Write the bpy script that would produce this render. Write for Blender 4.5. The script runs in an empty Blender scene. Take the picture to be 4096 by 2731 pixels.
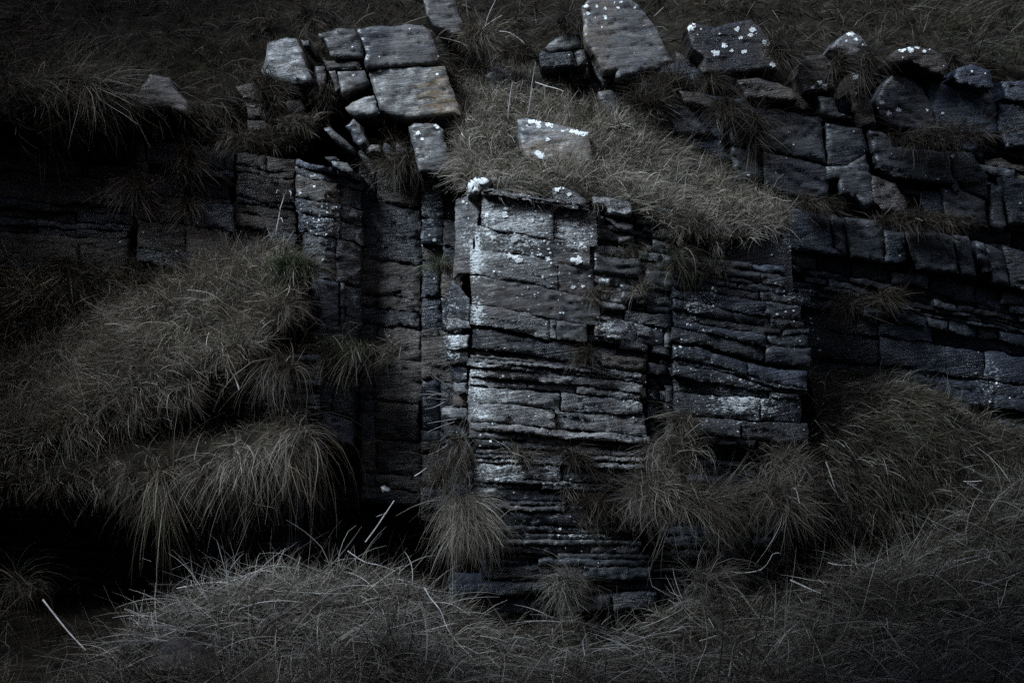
import bpy, math, random
import numpy as np
from mathutils import Vector, Matrix
from mathutils.geometry import delaunay_2d_cdt
from mathutils.bvhtree import BVHTree

R = math.radians
scene = bpy.context.scene
col = scene.collection

# ------------------------------------------------------------------ camera
CAM_D, CAM_Z, PXM = 10.0, 1.9, 140.0        # camera 10 m from the buttress face, 1.9 m up; 140 px per metre there
cam = bpy.data.cameras.new('camera')
cam.sensor_width = 36.0
cam.lens = 36.0 * CAM_D * PXM / 1024.0
cam.clip_start, cam.clip_end = 0.1, 500.0
cam_o = bpy.data.objects.new('camera', cam)
cam_o.location = (0.0, -CAM_D, CAM_Z)
cam_o.rotation_euler = (R(90), 0, 0)
col.objects.link(cam_o)
scene.camera = cam_o

# ------------------------------------------------------------------ light
SUN_EL, SUN_AZ = 45.0, -55.0      # azimuth measured from straight behind the camera, negative = from the left
w = bpy.data.worlds.new('World'); scene.world = w; w.use_nodes = True
nt = w.node_tree
bg = nt.nodes['Background']
sky = nt.nodes.new('ShaderNodeTexSky'); sky.sky_type = 'NISHITA'
sky.sun_disc = False
sky.sun_elevation = R(SUN_EL)
sky.sun_rotation = R(180 + SUN_AZ)
sky.air_density, sky.dust_density, sky.ozone_density = 1.0, 2.0, 1.5
nt.links.new(sky.outputs[0], bg.inputs[0]); bg.inputs[1].default_value = 0.1
sl = bpy.data.lights.new('sun', 'SUN'); sl.energy = 4.6; sl.angle = R(19); sl.color = (0.80, 0.91, 1.0)
so = bpy.data.objects.new('sun', sl); col.objects.link(so)
sd = Vector((math.sin(R(SUN_AZ)) * math.cos(R(SUN_EL)), -math.cos(R(SUN_AZ)) * math.cos(R(SUN_EL)), math.sin(R(SUN_EL))))
so.rotation_euler = sd.to_track_quat('Z', 'Y').to_euler()
so.location = sd * 30
vs = scene.view_settings
vs.view_transform = 'Standard'; vs.look = 'None'; vs.gamma = 1.0; vs.exposure = 0.45; vs.use_curve_mapping = False
scene.render.engine = 'CYCLES'
scene.cycles.max_bounces = 4; scene.cycles.diffuse_bounces = 2; scene.cycles.glossy_bounces = 2
scene.cycles.transmission_bounces = 2; scene.cycles.transparent_max_bounces = 4
scene.cycles.use_denoising = False

# ------------------------------------------------------------------ helpers
def pw(px, py, y):
    """a picture point taken out to depth y -> world point (y = 0 is the face of the buttress)"""
    px = np.asarray(px, float); py = np.asarray(py, float); y = np.asarray(y, float)
    s = (CAM_D + y) / CAM_D / PXM
    return np.stack(np.broadcast_arrays((px - 512.0) * s, y, CAM_Z + (341.0 - py) * s), -1)

def wp(P):
    s = (CAM_D + P[..., 1]) / CAM_D / PXM
    return P[..., 0] / s + 512.0, 341.0 - (P[..., 2] - CAM_Z) / s

def _hash(ix, iy, iz, seed):
    n = (ix.astype(np.int64) * 374761393 + iy.astype(np.int64) * 668265263 + iz.astype(np.int64) * 1274126177 + seed * 974634133) & 0xffffffff
    n = ((n ^ (n >> 13)) * 1274126177) & 0xffffffff
    n = ((n ^ (n >> 16)) * 668265263) & 0xffffffff
    return ((n ^ (n >> 15)) & 0xffffff) / float(0xffffff)

def vnoise(x, y, z=0.0, seed=0):
    x, y, z = np.broadcast_arrays(np.asarray(x, float), np.asarray(y, float), np.asarray(z, float))
    ix, iy, iz = np.floor(x), np.floor(y), np.floor(z)
    fx, fy, fz = x - ix, y - iy, z - iz
    fx, fy, fz = [f * f * (3 - 2 * f) for f in (fx, fy, fz)]
    r = 0
    for dx in (0, 1):
        for dy in (0, 1):
            for dz in (0, 1):
                wgt = (fx if dx else 1 - fx) * (fy if dy else 1 - fy) * (fz if dz else 1 - fz)
                r = r + wgt * _hash(ix + dx, iy + dy, iz + dz, seed)
    return r

def fbm(x, y, z=0.0, seed=0, oct=3):
    a, s, t = 0.5, 0.0, 0.0
    for k in range(oct):
        s = s + a * vnoise(np.asarray(x) * 2 ** k, np.asarray(y) * 2 ** k, np.asarray(z) * 2 ** k, seed + k * 17); t += a; a *= 0.5
    return s / t

def sstep(a, b, x):
    t = np.clip((x - a) / (b - a), 0, 1)
    return t * t * (3 - 2 * t)

def Z(ox, oy, s):
    return lambda pts: [(ox + s * x, oy + s * y) for x, y in pts]
z1, z2, z3, z4 = Z(225, 0, .11692), Z(500, 0, .11692), Z(749, 0, .11692), Z(0, 75, .12755)
z5, z6, z7, z8 = Z(275, 125, .17537), Z(425, 162.5, .15944), Z(575, 187.5, .17538), Z(749, 125, .17538)
y1, y2, y3, y4 = Z(0, 225, .15947), Z(0, 450, .14847), Z(300, 375, .15944), Z(425, 400, .15944)
y5, y6, y7, y8 = Z(625, 375, .1435), Z(749, 375, .17538), Z(225, 500, .14881), Z(550, 500, .20153)

def tag(o, label=None, cat=None, group=None, kind=None):
    if label: o['label'] = label
    if cat: o['category'] = cat
    if group: o['group'] = group
    if kind: o['kind'] = kind
    return o

def np_mesh(name, V, F, smooth=True, attrs=None):
    """V (n,3); F (m,3) or (m,4)"""
    me = bpy.data.meshes.new(name)
    V = np.asarray(V, np.float32); F = np.asarray(F, np.int32)
    k = F.shape[1]
    me.vertices.add(len(V)); me.vertices.foreach_set('co', V.ravel())
    me.loops.add(F.size); me.loops.foreach_set('vertex_index', F.ravel())
    me.polygons.add(len(F)); me.polygons.foreach_set('loop_start', np.arange(0, F.size, k, dtype=np.int32))
    me.polygons.foreach_set('loop_total', np.full(len(F), k, dtype=np.int32))
    sm = np.full(len(F), smooth, dtype=bool) if np.isscalar(smooth) else np.asarray(smooth, bool)
    me.polygons.foreach_set('use_smooth', sm)
    for nm, (typ, arr) in (attrs or {}).items():
        a = me.attributes.new(nm, typ, 'POINT')
        a.data.foreach_set('color' if typ == 'FLOAT_COLOR' else 'value', np.asarray(arr, np.float32).ravel())
    me.update(calc_edges=True)
    return me

def link(name, me, mat=None, parent=None):
    o = bpy.data.objects.new(name, me); col.objects.link(o)
    if mat is not None and me is not None: me.materials.append(mat)
    if parent is not None: o.parent = parent
    return o

# ------------------------------------------------------------------ materials
def nodes(m):
    m.use_nodes = True
    t = m.node_tree; t.nodes.clear()
    return t
def N(t, typ, **kw):
    n = t.nodes.new(typ)
    for k, v in kw.items():
        if k.startswith('i_'):
            n.inputs[int(k[2:]) if k[2:].isdigit() else k[2:].replace('_', ' ')].default_value = v
        else: setattr(n, k, v)
    return n
def mixrgb(t, fac, a, b, mode='MIX'):
    n = t.nodes.new('ShaderNodeMix'); n.data_type = 'RGBA'; n.blend_type = mode
    for sock, val in ((n.inputs[0], fac), (n.inputs[6], a), (n.inputs[7], b)):
        if hasattr(val, 'is_output'): t.links.new(val, sock)
        else: sock.default_value = val if not isinstance(val, tuple) else (*val, 1)
    return n.outputs[2]
def mrange(t, val, a, b, c=0.0, d=1.0):
    n = t.nodes.new('ShaderNodeMapRange'); n.clamp = True
    t.links.new(val, n.inputs[0])
    for i, v in enumerate((a, b, c, d)): n.inputs[1 + i].default_value = v
    return n.outputs[0]
def mth(t, op, a, b=None):
    n = t.nodes.new('ShaderNodeMath'); n.operation = op
    for s, v in ((n.inputs[0], a), (n.inputs[1], b)):
        if v is None: continue
        if hasattr(v, 'is_output'): t.links.new(v, s)
        else: s.default_value = v
    return n.outputs[0]

def rock_material(name, dark, mid, light, stain, wet=0.5, dip=7.0, lam=1.0, fineb=.2, stain_amt=0.5, spec=0.5):
    m = bpy.data.materials.new(name); t = nodes(m); L = t.links.new
    out = N(t, 'ShaderNodeOutputMaterial'); bs = N(t, 'ShaderNodeBsdfPrincipled')
    L(bs.outputs[0], out.inputs[0])
    tc = N(t, 'ShaderNodeTexCoord'); oi = N(t, 'ShaderNodeObjectInfo')
    rot = N(t, 'ShaderNodeMapping'); rot.inputs['Rotation'].default_value = (0, R(dip), 0); L(tc.outputs['Object'], rot.inputs[0])
    cv = N(t, 'ShaderNodeCombineXYZ')
    for i_, k_ in enumerate((37.0, 61.0, 23.0)): L(mth(t, 'MULTIPLY', oi.outputs['Random'], k_), cv.inputs[i_])
    L(cv.outputs[0], rot.inputs['Location'])
    def noise(scale, detail, stretch=(1, 1, 1), rough=.55, dist=0.0):
        mp = N(t, 'ShaderNodeMapping'); mp.inputs['Scale'].default_value = stretch; L(rot.outputs[0], mp.inputs[0])
        n = N(t, 'ShaderNodeTexNoise'); L(mp.outputs[0], n.inputs['Vector'])
        n.inputs['Scale'].default_value = scale; n.inputs['Detail'].default_value = detail
        n.inputs['Roughness'].default_value = rough; n.inputs['Distortion'].default_value = dist
        return n.outputs[0]
    blot = noise(2.6, 5, (1, 1, 1.6), .62, .4)
    lamn = noise(3.0, 5, (1.3, 1.3, 17), .62, .6)
    fine = noise(55, 3, (1, 1, 2.2), .7)
    grain = noise(190, 0)
    big = noise(1.1, 3, (1, 1, 1.4), .55, .6)
    wetn = noise(0.9, 4, (1.3, 1.3, .7), .6, .8)
    v = mth(t, 'ADD', mth(t, 'MULTIPLY', blot, .6), mth(t, 'MULTIPLY', lamn, .4))
    v = mth(t, 'ADD', v, mth(t, 'MULTIPLY', mth(t, 'SUBTRACT', fine, .5), .45))
    c = mixrgb(t, mrange(t, v, .36, .52), dark, mid)
    c = mixrgb(t, mrange(t, v, .5, .68), c, light)
    st = mrange(t, mth(t, 'ADD', mth(t, 'MULTIPLY', big, .6), mth(t, 'MULTIPLY', lamn, .4)), .50, .64, 0, stain_amt)
    c = mixrgb(t, st, c, stain)
    wm = mrange(t, wetn, .62 - .22 * wet, .74 - .22 * wet)
    c = mixrgb(t, mth(t, 'MULTIPLY', wm, .85), c, (0.009, 0.014, 0.028))
    c = mixrgb(t, 1.0, c, mixrgb(t, grain, (.72, .72, .72), (1.3, 1.3, 1.3)), 'MULTIPLY')
    br = mrange(t, oi.outputs['Random'], 0, 1, .72, 1.25)
    cc = N(t, 'ShaderNodeCombineColor'); [L(br, cc.inputs[i]) for i in range(3)]
    c = mixrgb(t, 1.0, c, cc.outputs[0], 'MULTIPLY')
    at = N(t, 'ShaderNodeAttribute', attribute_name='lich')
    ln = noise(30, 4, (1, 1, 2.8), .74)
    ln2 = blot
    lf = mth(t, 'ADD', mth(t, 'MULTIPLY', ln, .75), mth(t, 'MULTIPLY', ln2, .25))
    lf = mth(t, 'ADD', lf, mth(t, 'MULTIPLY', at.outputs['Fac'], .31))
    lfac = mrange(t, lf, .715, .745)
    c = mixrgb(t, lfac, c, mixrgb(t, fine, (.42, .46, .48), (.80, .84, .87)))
    L(c, bs.inputs['Base Color'])
    rg = mrange(t, mth(t, 'ADD', mth(t, 'MULTIPLY', fine, .5), mth(t, 'MULTIPLY', wetn, .5)), .35, .65, .55, .26)
    rg2 = mth(t, 'MAXIMUM', rg, mth(t, 'MULTIPLY', lfac, .85))
    L(rg2, bs.inputs['Roughness']); bs.inputs['Specular IOR Level'].default_value = spec
    h = mth(t, 'ADD', mth(t, 'MULTIPLY', lamn, 1.0 * lam), mth(t, 'MULTIPLY', fine, fineb))
    crk = noise(7, 2, (1, 1, 5), .5, 1.2)
    cr = mrange(t, mth(t, 'ABSOLUTE', mth(t, 'SUBTRACT', crk, .5)), 0, .012, -.35, 0)
    h = mth(t, 'ADD', h, cr)
    b = N(t, 'ShaderNodeBump'); b.inputs['Strength'].default_value = .9; b.inputs['Distance'].default_value = .035
    L(h, b.inputs['Height']); L(b.outputs[0], bs.inputs['Normal'])
    return m

M = {}
M['grey'] = rock_material('sandstone_grey', (.045, .048, .055), (.105, .11, .118), (.20, .206, .216), (.13, .09, .052), wet=.15, lam=.16, stain_amt=.7, fineb=.06)
M['ochre'] = rock_material('ochre_banded_sandstone', (.05, .053, .056), (.115, .118, .12), (.215, .218, .22), (.25, .155, .06), wet=.1, lam=.16, stain_amt=.85, fineb=.06)
M['slab'] = rock_material('sandstone_slab', (.035, .037, .043), (.085, .086, .09), (.165, .165, .168), (.085, .064, .052), wet=.25, lam=.2, stain_amt=.65, fineb=.06)
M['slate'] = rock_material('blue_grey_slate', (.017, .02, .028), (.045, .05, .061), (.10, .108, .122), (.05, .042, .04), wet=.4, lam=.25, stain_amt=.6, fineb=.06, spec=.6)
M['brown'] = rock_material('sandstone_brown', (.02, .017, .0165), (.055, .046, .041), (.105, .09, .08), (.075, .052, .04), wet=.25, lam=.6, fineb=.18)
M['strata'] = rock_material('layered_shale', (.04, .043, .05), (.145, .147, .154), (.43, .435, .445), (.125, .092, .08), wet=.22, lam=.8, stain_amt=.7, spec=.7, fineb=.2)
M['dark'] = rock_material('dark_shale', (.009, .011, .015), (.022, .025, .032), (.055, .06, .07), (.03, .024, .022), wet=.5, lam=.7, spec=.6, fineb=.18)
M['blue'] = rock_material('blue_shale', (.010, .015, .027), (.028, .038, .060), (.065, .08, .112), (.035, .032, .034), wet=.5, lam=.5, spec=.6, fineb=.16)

def soil_material():
    m = bpy.data.materials.new('dark_soil'); t = nodes(m); L = t.links.new
    out = N(t, 'ShaderNodeOutputMaterial'); bs = N(t, 'ShaderNodeBsdfPrincipled'); L(bs.outputs[0], out.inputs[0])
    tc = N(t, 'ShaderNodeTexCoord')
    n = N(t, 'ShaderNodeTexNoise'); n.inputs['Scale'].default_value = 9; n.inputs['Detail'].default_value = 9; n.inputs['Roughness'].default_value = .7
    L(tc.outputs['Object'], n.inputs['Vector'])
    c = mixrgb(t, mrange(t, n.outputs[0], .35, .7), (.006, .0055, .005), (.03, .025, .018))
    L(c, bs.inputs['Base Color']); bs.inputs['Roughness'].default_value = .95; bs.inputs['Specular IOR Level'].default_value = .1
    b = N(t, 'ShaderNodeBump'); b.inputs['Distance'].default_value = .05; L(n.outputs[0], b.inputs['Height']); L(b.outputs[0], bs.inputs['Normal'])
    return m
M['soil'] = soil_material()

def grass_material():
    m = bpy.data.materials.new('dry_grass'); t = nodes(m); L = t.links.new
    out = N(t, 'ShaderNodeOutputMaterial'); bs = N(t, 'ShaderNodeBsdfPrincipled')
    at = N(t, 'ShaderNodeAttribute', attribute_name='col')
    L(at.outputs['Color'], bs.inputs['Base Color']); bs.inputs['Roughness'].default_value = .55; bs.inputs['Specular IOR Level'].default_value = .35
    tr = N(t, 'ShaderNodeBsdfTranslucent'); L(at.outputs['Color'], tr.inputs[0])
    mx = N(t, 'ShaderNodeMixShader'); mx.inputs[0].default_value = .22
    L(bs.outputs[0], mx.inputs[1]); L(tr.outputs[0], mx.inputs[2]); L(mx.outputs[0], out.inputs[0])
    return m
M['grass'] = grass_material()

def plain(name, c, rough=.6, noise_scale=30, var=.5):
    m = bpy.data.materials.new(name); t = nodes(m); L = t.links.new
    out = N(t, 'ShaderNodeOutputMaterial'); bs = N(t, 'ShaderNodeBsdfPrincipled'); L(bs.outputs[0], out.inputs[0])
    tc = N(t, 'ShaderNodeTexCoord'); n = N(t, 'ShaderNodeTexNoise'); n.inputs['Scale'].default_value = noise_scale; n.inputs['Detail'].default_value = 5
    L(tc.outputs['Object'], n.inputs['Vector'])
    a = tuple(x * (1 - var) for x in c); b_ = tuple(min(1, x * (1 + var)) for x in c)
    L(mixrgb(t, mrange(t, n.outputs[0], .3, .7), a, b_), bs.inputs['Base Color']); bs.inputs['Roughness'].default_value = rough
    b = N(t, 'ShaderNodeBump'); b.inputs['Distance'].default_value = .006; L(n.outputs[0], b.inputs['Height']); L(b.outputs[0], bs.inputs['Normal'])
    return m
M['lichen'] = plain('white_lichen', (.76, .80, .82), .9, 70, .22)
M['lichen_green'] = plain('grey_green_lichen', (.34, .42, .38), .9, 80, .4)
M['stalk_pale'] = plain('bleached_stalk', (.44, .43, .42), .6, 14, .4)
M['stalk_dark'] = plain('dark_twig', (.03, .022, .018), .7, 40, .4)
M['moss'] = plain('moss', (.03, .045, .014), .95, 50, .5)

# ------------------------------------------------------------------ lichen cover of the rock (also paints in the buttress's bright lit edge)
LICH_GLINT = [  # px, py, rx, ry, strength
    (476, 255, 11, 34, 1.0), (477, 312, 12, 26, .9), (477, 378, 15, 36, .8), (482, 412, 22, 10, .8), (488, 470, 25, 14, .75), (455, 340, 12, 30, .8), (466, 240, 10, 40, .6),  # left edge of the buttress: pale crust, strengthened to paint its highlight
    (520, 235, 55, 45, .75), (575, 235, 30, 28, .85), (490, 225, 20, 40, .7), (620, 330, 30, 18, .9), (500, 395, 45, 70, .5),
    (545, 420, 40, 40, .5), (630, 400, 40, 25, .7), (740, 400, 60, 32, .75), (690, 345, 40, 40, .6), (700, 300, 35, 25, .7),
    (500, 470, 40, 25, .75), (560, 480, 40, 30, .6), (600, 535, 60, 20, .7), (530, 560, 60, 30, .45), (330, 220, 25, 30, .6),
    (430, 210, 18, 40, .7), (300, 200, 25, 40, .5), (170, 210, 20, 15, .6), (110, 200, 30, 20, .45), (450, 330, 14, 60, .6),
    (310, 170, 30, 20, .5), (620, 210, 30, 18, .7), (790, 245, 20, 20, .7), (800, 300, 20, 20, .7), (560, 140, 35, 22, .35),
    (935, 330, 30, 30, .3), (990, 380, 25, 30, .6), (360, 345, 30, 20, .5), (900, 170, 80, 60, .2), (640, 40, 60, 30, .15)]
def lich_glint_at(px, py):
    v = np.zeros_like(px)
    for a, b, rx, ry, s in LICH_GLINT:
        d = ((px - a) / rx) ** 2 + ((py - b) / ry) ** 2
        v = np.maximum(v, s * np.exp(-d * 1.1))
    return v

# ------------------------------------------------------------------ rock pieces
FRONT_V, FRONT_F, FRONT_OBJ = [], [], []      # collected for laying lichen on the finished faces
_fv = 0
def resample(poly, step):
    P = np.array(poly, float); Q = np.roll(P, -1, 0); out = []
    for a, b in zip(P, Q):
        n = max(1, int(round(np.hypot(*(b - a)) / step)))
        for k in range(n): out.append(a + (b - a) * k / n)
    return np.array(out)

def rock(name, poly, y, thick=.35, parent=None, mat='strata', seed=0, step=3.4, bevel=2.2, amp=.012, ledge=.012, jit=.55, dip=.08,
         back=.94, chamfer=.022, lamf=.11, sx=1.0, sy=.8, flake=None):
    """A rock piece: traced outline of its face, real depth (number or function of px,py), chipped edges, ledges along the
    bedding, and a body running `thick` metres back into the cliff."""
    global _fv
    rng = np.random.default_rng(seed + 11)
    yf = y if callable(y) else (lambda a, b, y=y: np.full_like(a, y))
    P = np.array(poly, float)
    area2 = np.sum(P[:, 0] * np.roll(P[:, 1], -1) - np.roll(P[:, 0], -1) * P[:, 1])
    if area2 < 0: P = P[::-1]
    size = math.sqrt(abs(area2) / 2)
    step = max(step, size / 26.0)
    B = resample(P, step)
    # chipped outline
    nx = (vnoise(B[:, 0] * .22, B[:, 1] * .22, 0, seed) - .5) * 2 * jit * 1.6 + rng.normal(0, jit * .35, len(B))
    ny = (vnoise(B[:, 0] * .22, B[:, 1] * .22, 7, seed) - .5) * 2 * jit * 1.6 + rng.normal(0, jit * .35, len(B))
    thin = min(np.ptp(P[:, 0]), np.ptp(P[:, 1]))
    k = min(1.0, thin / 9.0)
    B = B + np.stack([nx * k, ny * k], 1)
    x0, x1, v0, v1 = B[:, 0].min(), B[:, 0].max(), B[:, 1].min(), B[:, 1].max()
    gx, gy = np.meshgrid(np.arange(x0 + step * sx / 2, x1, step * sx), np.arange(v0 + step * sy * .5, v1, step * sy))
    G = np.stack([gx.ravel(), gy.ravel()], 1); G += rng.uniform(-.28, .28, G.shape) * step * np.array([sx, sy])
    A, C = B, np.roll(B, -1, 0)
    def bdist(Q):
        AB = (C - A)[None]; AQ = Q[:, None] - A[None]
        tt = np.clip((AQ * AB).sum(2) / np.maximum((AB * AB).sum(2), 1e-9), 0, 1)
        return np.sqrt(((AQ - tt[..., None] * AB) ** 2).sum(2)).min(1)
    def inside(Q):
        x, v = Q[:, 0:1], Q[:, 1:2]
        a, c = A[None], C[None]
        cond = ((a[..., 1] > v) != (c[..., 1] > v))
        xi = (c[..., 0] - a[..., 0]) * (v - a[..., 1]) / np.where(np.abs(c[..., 1] - a[..., 1]) < 1e-9, 1e-9, c[..., 1] - a[..., 1]) + a[..., 0]
        return ((x < xi) & cond).sum(1) % 2 == 1
    if len(G):
        d = bdist(G); G = G[inside(G) & (d > step * min(.5, sy * .6))]
    b_e = min(bevel, thin * .22)
    pts = np.vstack([B, G]) if len(G) else B
    nb = len(B)
    res = delaunay_2d_cdt([Vector(p) for p in pts], [], [list(range(nb))], 1, 1e-5)
    q = np.array([tuple(p) for p in res[0]]); tris = []
    for f in res[2]:
        for j in range(1, len(f) - 1): tris.append((f[0], f[j], f[j + 1]))
    if not tris: return None
    tris = np.array(tris)
    # keep winding facing the camera (picture y points down)
    e1, e2 = q[tris[:, 1]] - q[tris[:, 0]], q[tris[:, 2]] - q[tris[:, 0]]
    fl = (e1[:, 0] * e2[:, 1] - e1[:, 1] * e2[:, 0]) > 0
    tris[fl] = tris[fl][:, ::-1]
    dd = np.zeros(len(q)); dd[:] = bdist(q)
    on = dd < 1e-3
    px, py = q[:, 0], q[:, 1]
    v = py - dip * px
    h = (fbm(px * .05, v * .07, seed * .37, seed, 3) - .5) * 2 * amp * 1.6
    if ledge > 0:
        tier = v * lamf + (fbm(px * .03, v * .03, 3.1, seed + 5, 3) - .5) * 3.2
        hl = vnoise(px * .045, np.floor(tier) * 7.37, 0, seed + 3)
        hl2 = vnoise(px * .045, (np.floor(tier) + 1) * 7.37, 0, seed + 3)
        f_ = sstep(.7, 1.0, tier - np.floor(tier))
        h = h + ((hl * (1 - f_) + hl2 * f_) - .5) * 2 * ledge
        fl_ = fbm(px * .09, v * .22, 9.0, seed + 9, 2)
        h = h - sstep(.58, .62, fl_) * (ledge * .9 if flake is None else flake)
    ch = np.clip(1 - dd / max(b_e, .3), 0, 1) ** 1.6 * chamfer * (.5 + fbm(px * .15, py * .15, 0, seed + 2, 2))
    yy = yf(px, py) - h + ch
    W = pw(px, py, yy)
    n0 = len(W)
    # sides: the traced rim again, then back into the cliff
    loop_i = []
    key = {(round(p[0], 3), round(p[1], 3)): i for i, p in enumerate(q)}
    for p in B:
        loop_i.append(key.get((round(p[0], 3), round(p[1], 3)), -1))
    loop = [i for i in loop_i if i >= 0]
    rim = W[loop]; c0 = rim.mean(0)
    m = len(rim)
    mid = rim.copy(); mid[:, 1] += thick * .45; mid[:, [0, 2]] += rng.normal(0, .006, (m, 2))
    bk = rim.copy(); bk[:, 1] = c0[1] + thick; bk[:, [0, 2]] = c0[[0, 2]] + (bk[:, [0, 2]] - c0[[0, 2]]) * back
    V = np.vstack([W, rim, mid, bk, c0[None] + np.array([[0, thick, 0]])])
    F = [tris]
    i = np.arange(m); j = (i + 1) % m
    for a in (n0, n0 + m):
        F.append(np.stack([a + i, a + m + i, a + m + j], 1)); F.append(np.stack([a + i, a + m + j, a + j], 1))
    a = n0 + 2 * m
    F.append(np.stack([a + i, np.full(m, n0 + 3 * m), a + j], 1))
    F = np.vstack(F)
    # make the sides face outwards
    smooth = np.zeros(len(F), bool); smooth[:len(tris)] = True
    li = np.zeros(len(V)); li[:n0] = lich_glint_at(px, py); li[n0:n0 + m] = li[loop]
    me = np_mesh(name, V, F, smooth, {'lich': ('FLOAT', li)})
    o = link(name, me, M[mat] if isinstance(mat, str) else mat, parent)
    FRONT_V.append(W); FRONT_F.append(tris + _fv); FRONT_OBJ.extend([o] * len(tris)); _fv += n0
    return o

def lerp_curve(c, x):
    c = np.array(c, float)
    return np.interp(x, c[:, 0], c[:, 1])

def strata(parent, curves, xl, xr, depth, mats, seed, block=(30, 80), sub=(1, 2), gap=.7, off=.03, recess=.12, rdepth=.07, thick=.3,
           name='rock_slab', joints=None, amp=.005, ledge=.010, jit=.6, lean=0.0, step=3.4, lamf=.27, sx=1.9, sy=.45, chamfer=.016, ends=(1.2, 2.5)):
    """Courses of rock between traced bedding lines; every course is broken into slabs at its joints."""
    rng = random.Random(seed); k = 0
    for ci in range(len(curves) - 1):
        ca, cb = curves[ci], curves[ci + 1]
        n = rng.randint(*sub)
        fr = sorted([0.0] + [(i + rng.uniform(-.25, .25)) / n for i in range(1, n)] + [1.0])
        for si in range(n):
            fa, fb = fr[si], fr[si + 1]
            def yat(x, f): return lerp_curve(ca, x) * (1 - f) + lerp_curve(cb, x) * f
            xm0 = xl if not callable(xl) else xl(float(yat(np.array([400.]), fa)[0]))
            xm1 = xr if not callable(xr) else xr(float(yat(np.array([700.]), fa)[0]))
            xm0 += rng.uniform(-ends[0], ends[0]); xm1 += rng.uniform(-ends[1], ends[1])
            if joints is not None:
                js = sorted([xm0] + [j + rng.uniform(-2.5, 2.5) for j in joints if xm0 + 5 < j < xm1 - 5 and rng.random() < .6] + ([rng.uniform(xm0 + 8, xm1 - 8)] if rng.random() < .12 and xm1 - xm0 > 24 else []) + [xm1])
            else:
                js = [xm0]
                while js[-1] < xm1:
                    js.append(js[-1] + rng.uniform(*block))
                js[-1] = xm1
                if len(js) > 2 and js[-1] - js[-2] < block[0] * .4: js.pop(-2)
            for a, b in zip(js[:-1], js[1:]):
                if b - a < 3: continue
                g = gap * rng.uniform(.5, 1.6)
                l1, l2 = rng.uniform(-1, 1), rng.uniform(-1, 1)
                hgt = float(yat(np.array([(a + b) / 2]), fb)[0] - yat(np.array([(a + b) / 2]), fa)[0])
                if hgt < 1.2: continue
                g = min(g, hgt * .2)
                nn = max(2, int((b - a) / 7))
                xs = np.linspace(a + g * .6, b - g * .6, nn)
                ph = rng.random() * 100
                wob = (vnoise(xs * .06, ph) - .5) * min(3.0, hgt * .35)
                wob2 = (vnoise(xs * .06, ph + 31) - .5) * min(3.0, hgt * .35)
                top = [(x + lean * 0 + l1 * .8, yv) for x, yv in zip(xs, yat(xs, fa) + g * .5 + wob)]
                bot = [(x + l2 * .8 + lean * hgt, yv) for x, yv in zip(xs, yat(xs, fb) - g * .5 + wob2)]
                do = rng.uniform(-off, off) + (rdepth if rng.random() < recess else 0)
                tx = rng.uniform(-.0006, .0006)
                cx = (a + b) / 2
                dfun = (lambda X, Y, do=do, tx=tx, cx=cx: depth(X, Y) + do + tx * (X - cx))
                mt = rng.choice(mats)
                rock(name, top + bot[::-1], dfun, thick, parent, mt, seed * 101 + k, step=step, bevel=1.2, amp=amp, ledge=ledge * min(1, hgt / 6), jit=jit, chamfer=chamfer, lamf=lamf, sx=sx, sy=sy)
                k += 1

def loft(name, rows, nu, nv, amp, mat, kind='structure', seed=0, parent=None):
    """a soft earth surface through rows of control points (px, py, depth)"""
    C = np.array([[pw(a, b, c) for a, b, c in r] for r in rows])
    def cr(A, n, axis):
        A = np.moveaxis(A, axis, 0); m = len(A)
        t = np.linspace(0, m - 1, n); i = np.minimum(t.astype(int), m - 2); f = (t - i)[:, None, None]
        g = lambda k: A[np.clip(k, 0, m - 1)]
        p0, p1, p2, p3 = g(i - 1), g(i), g(i + 1), g(i + 2)
        r = .5 * (2 * p1 + (p2 - p0) * f + (2 * p0 - 5 * p1 + 4 * p2 - p3) * f ** 2 + (3 * p1 - p0 - 3 * p2 + p3) * f ** 3)
        return np.moveaxis(r, 0, axis)
    S = cr(cr(C, nv, 0), nu, 1)
    du = np.gradient(S, axis=1); dv = np.gradient(S, axis=0)
    nrm = np.cross(du, dv); nrm /= np.maximum(np.linalg.norm(nrm, axis=2, keepdims=True), 1e-9)
    flip = np.where(nrm[..., 1:2] * .6 - nrm[..., 2:3] > 0, -1, 1); nrm = nrm * flip
    d = (fbm(S[..., 0] * 2.2, S[..., 1] * 2.2, S[..., 2] * 2.2, seed, 4) - .5) * 2 * amp
    S = S + nrm * d[..., None]
    ii = np.arange(nv * nu).reshape(nv, nu)
    F = np.stack([ii[:-1, :-1], ii[1:, :-1], ii[1:, 1:], ii[:-1, 1:]], -1).reshape(-1, 4)
    me = np_mesh(name, S.reshape(-1, 3), F, True)
    o = link(name, me, mat, parent)
    if kind: o['kind'] = kind
    return o, S.reshape(-1, 3), F

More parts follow.
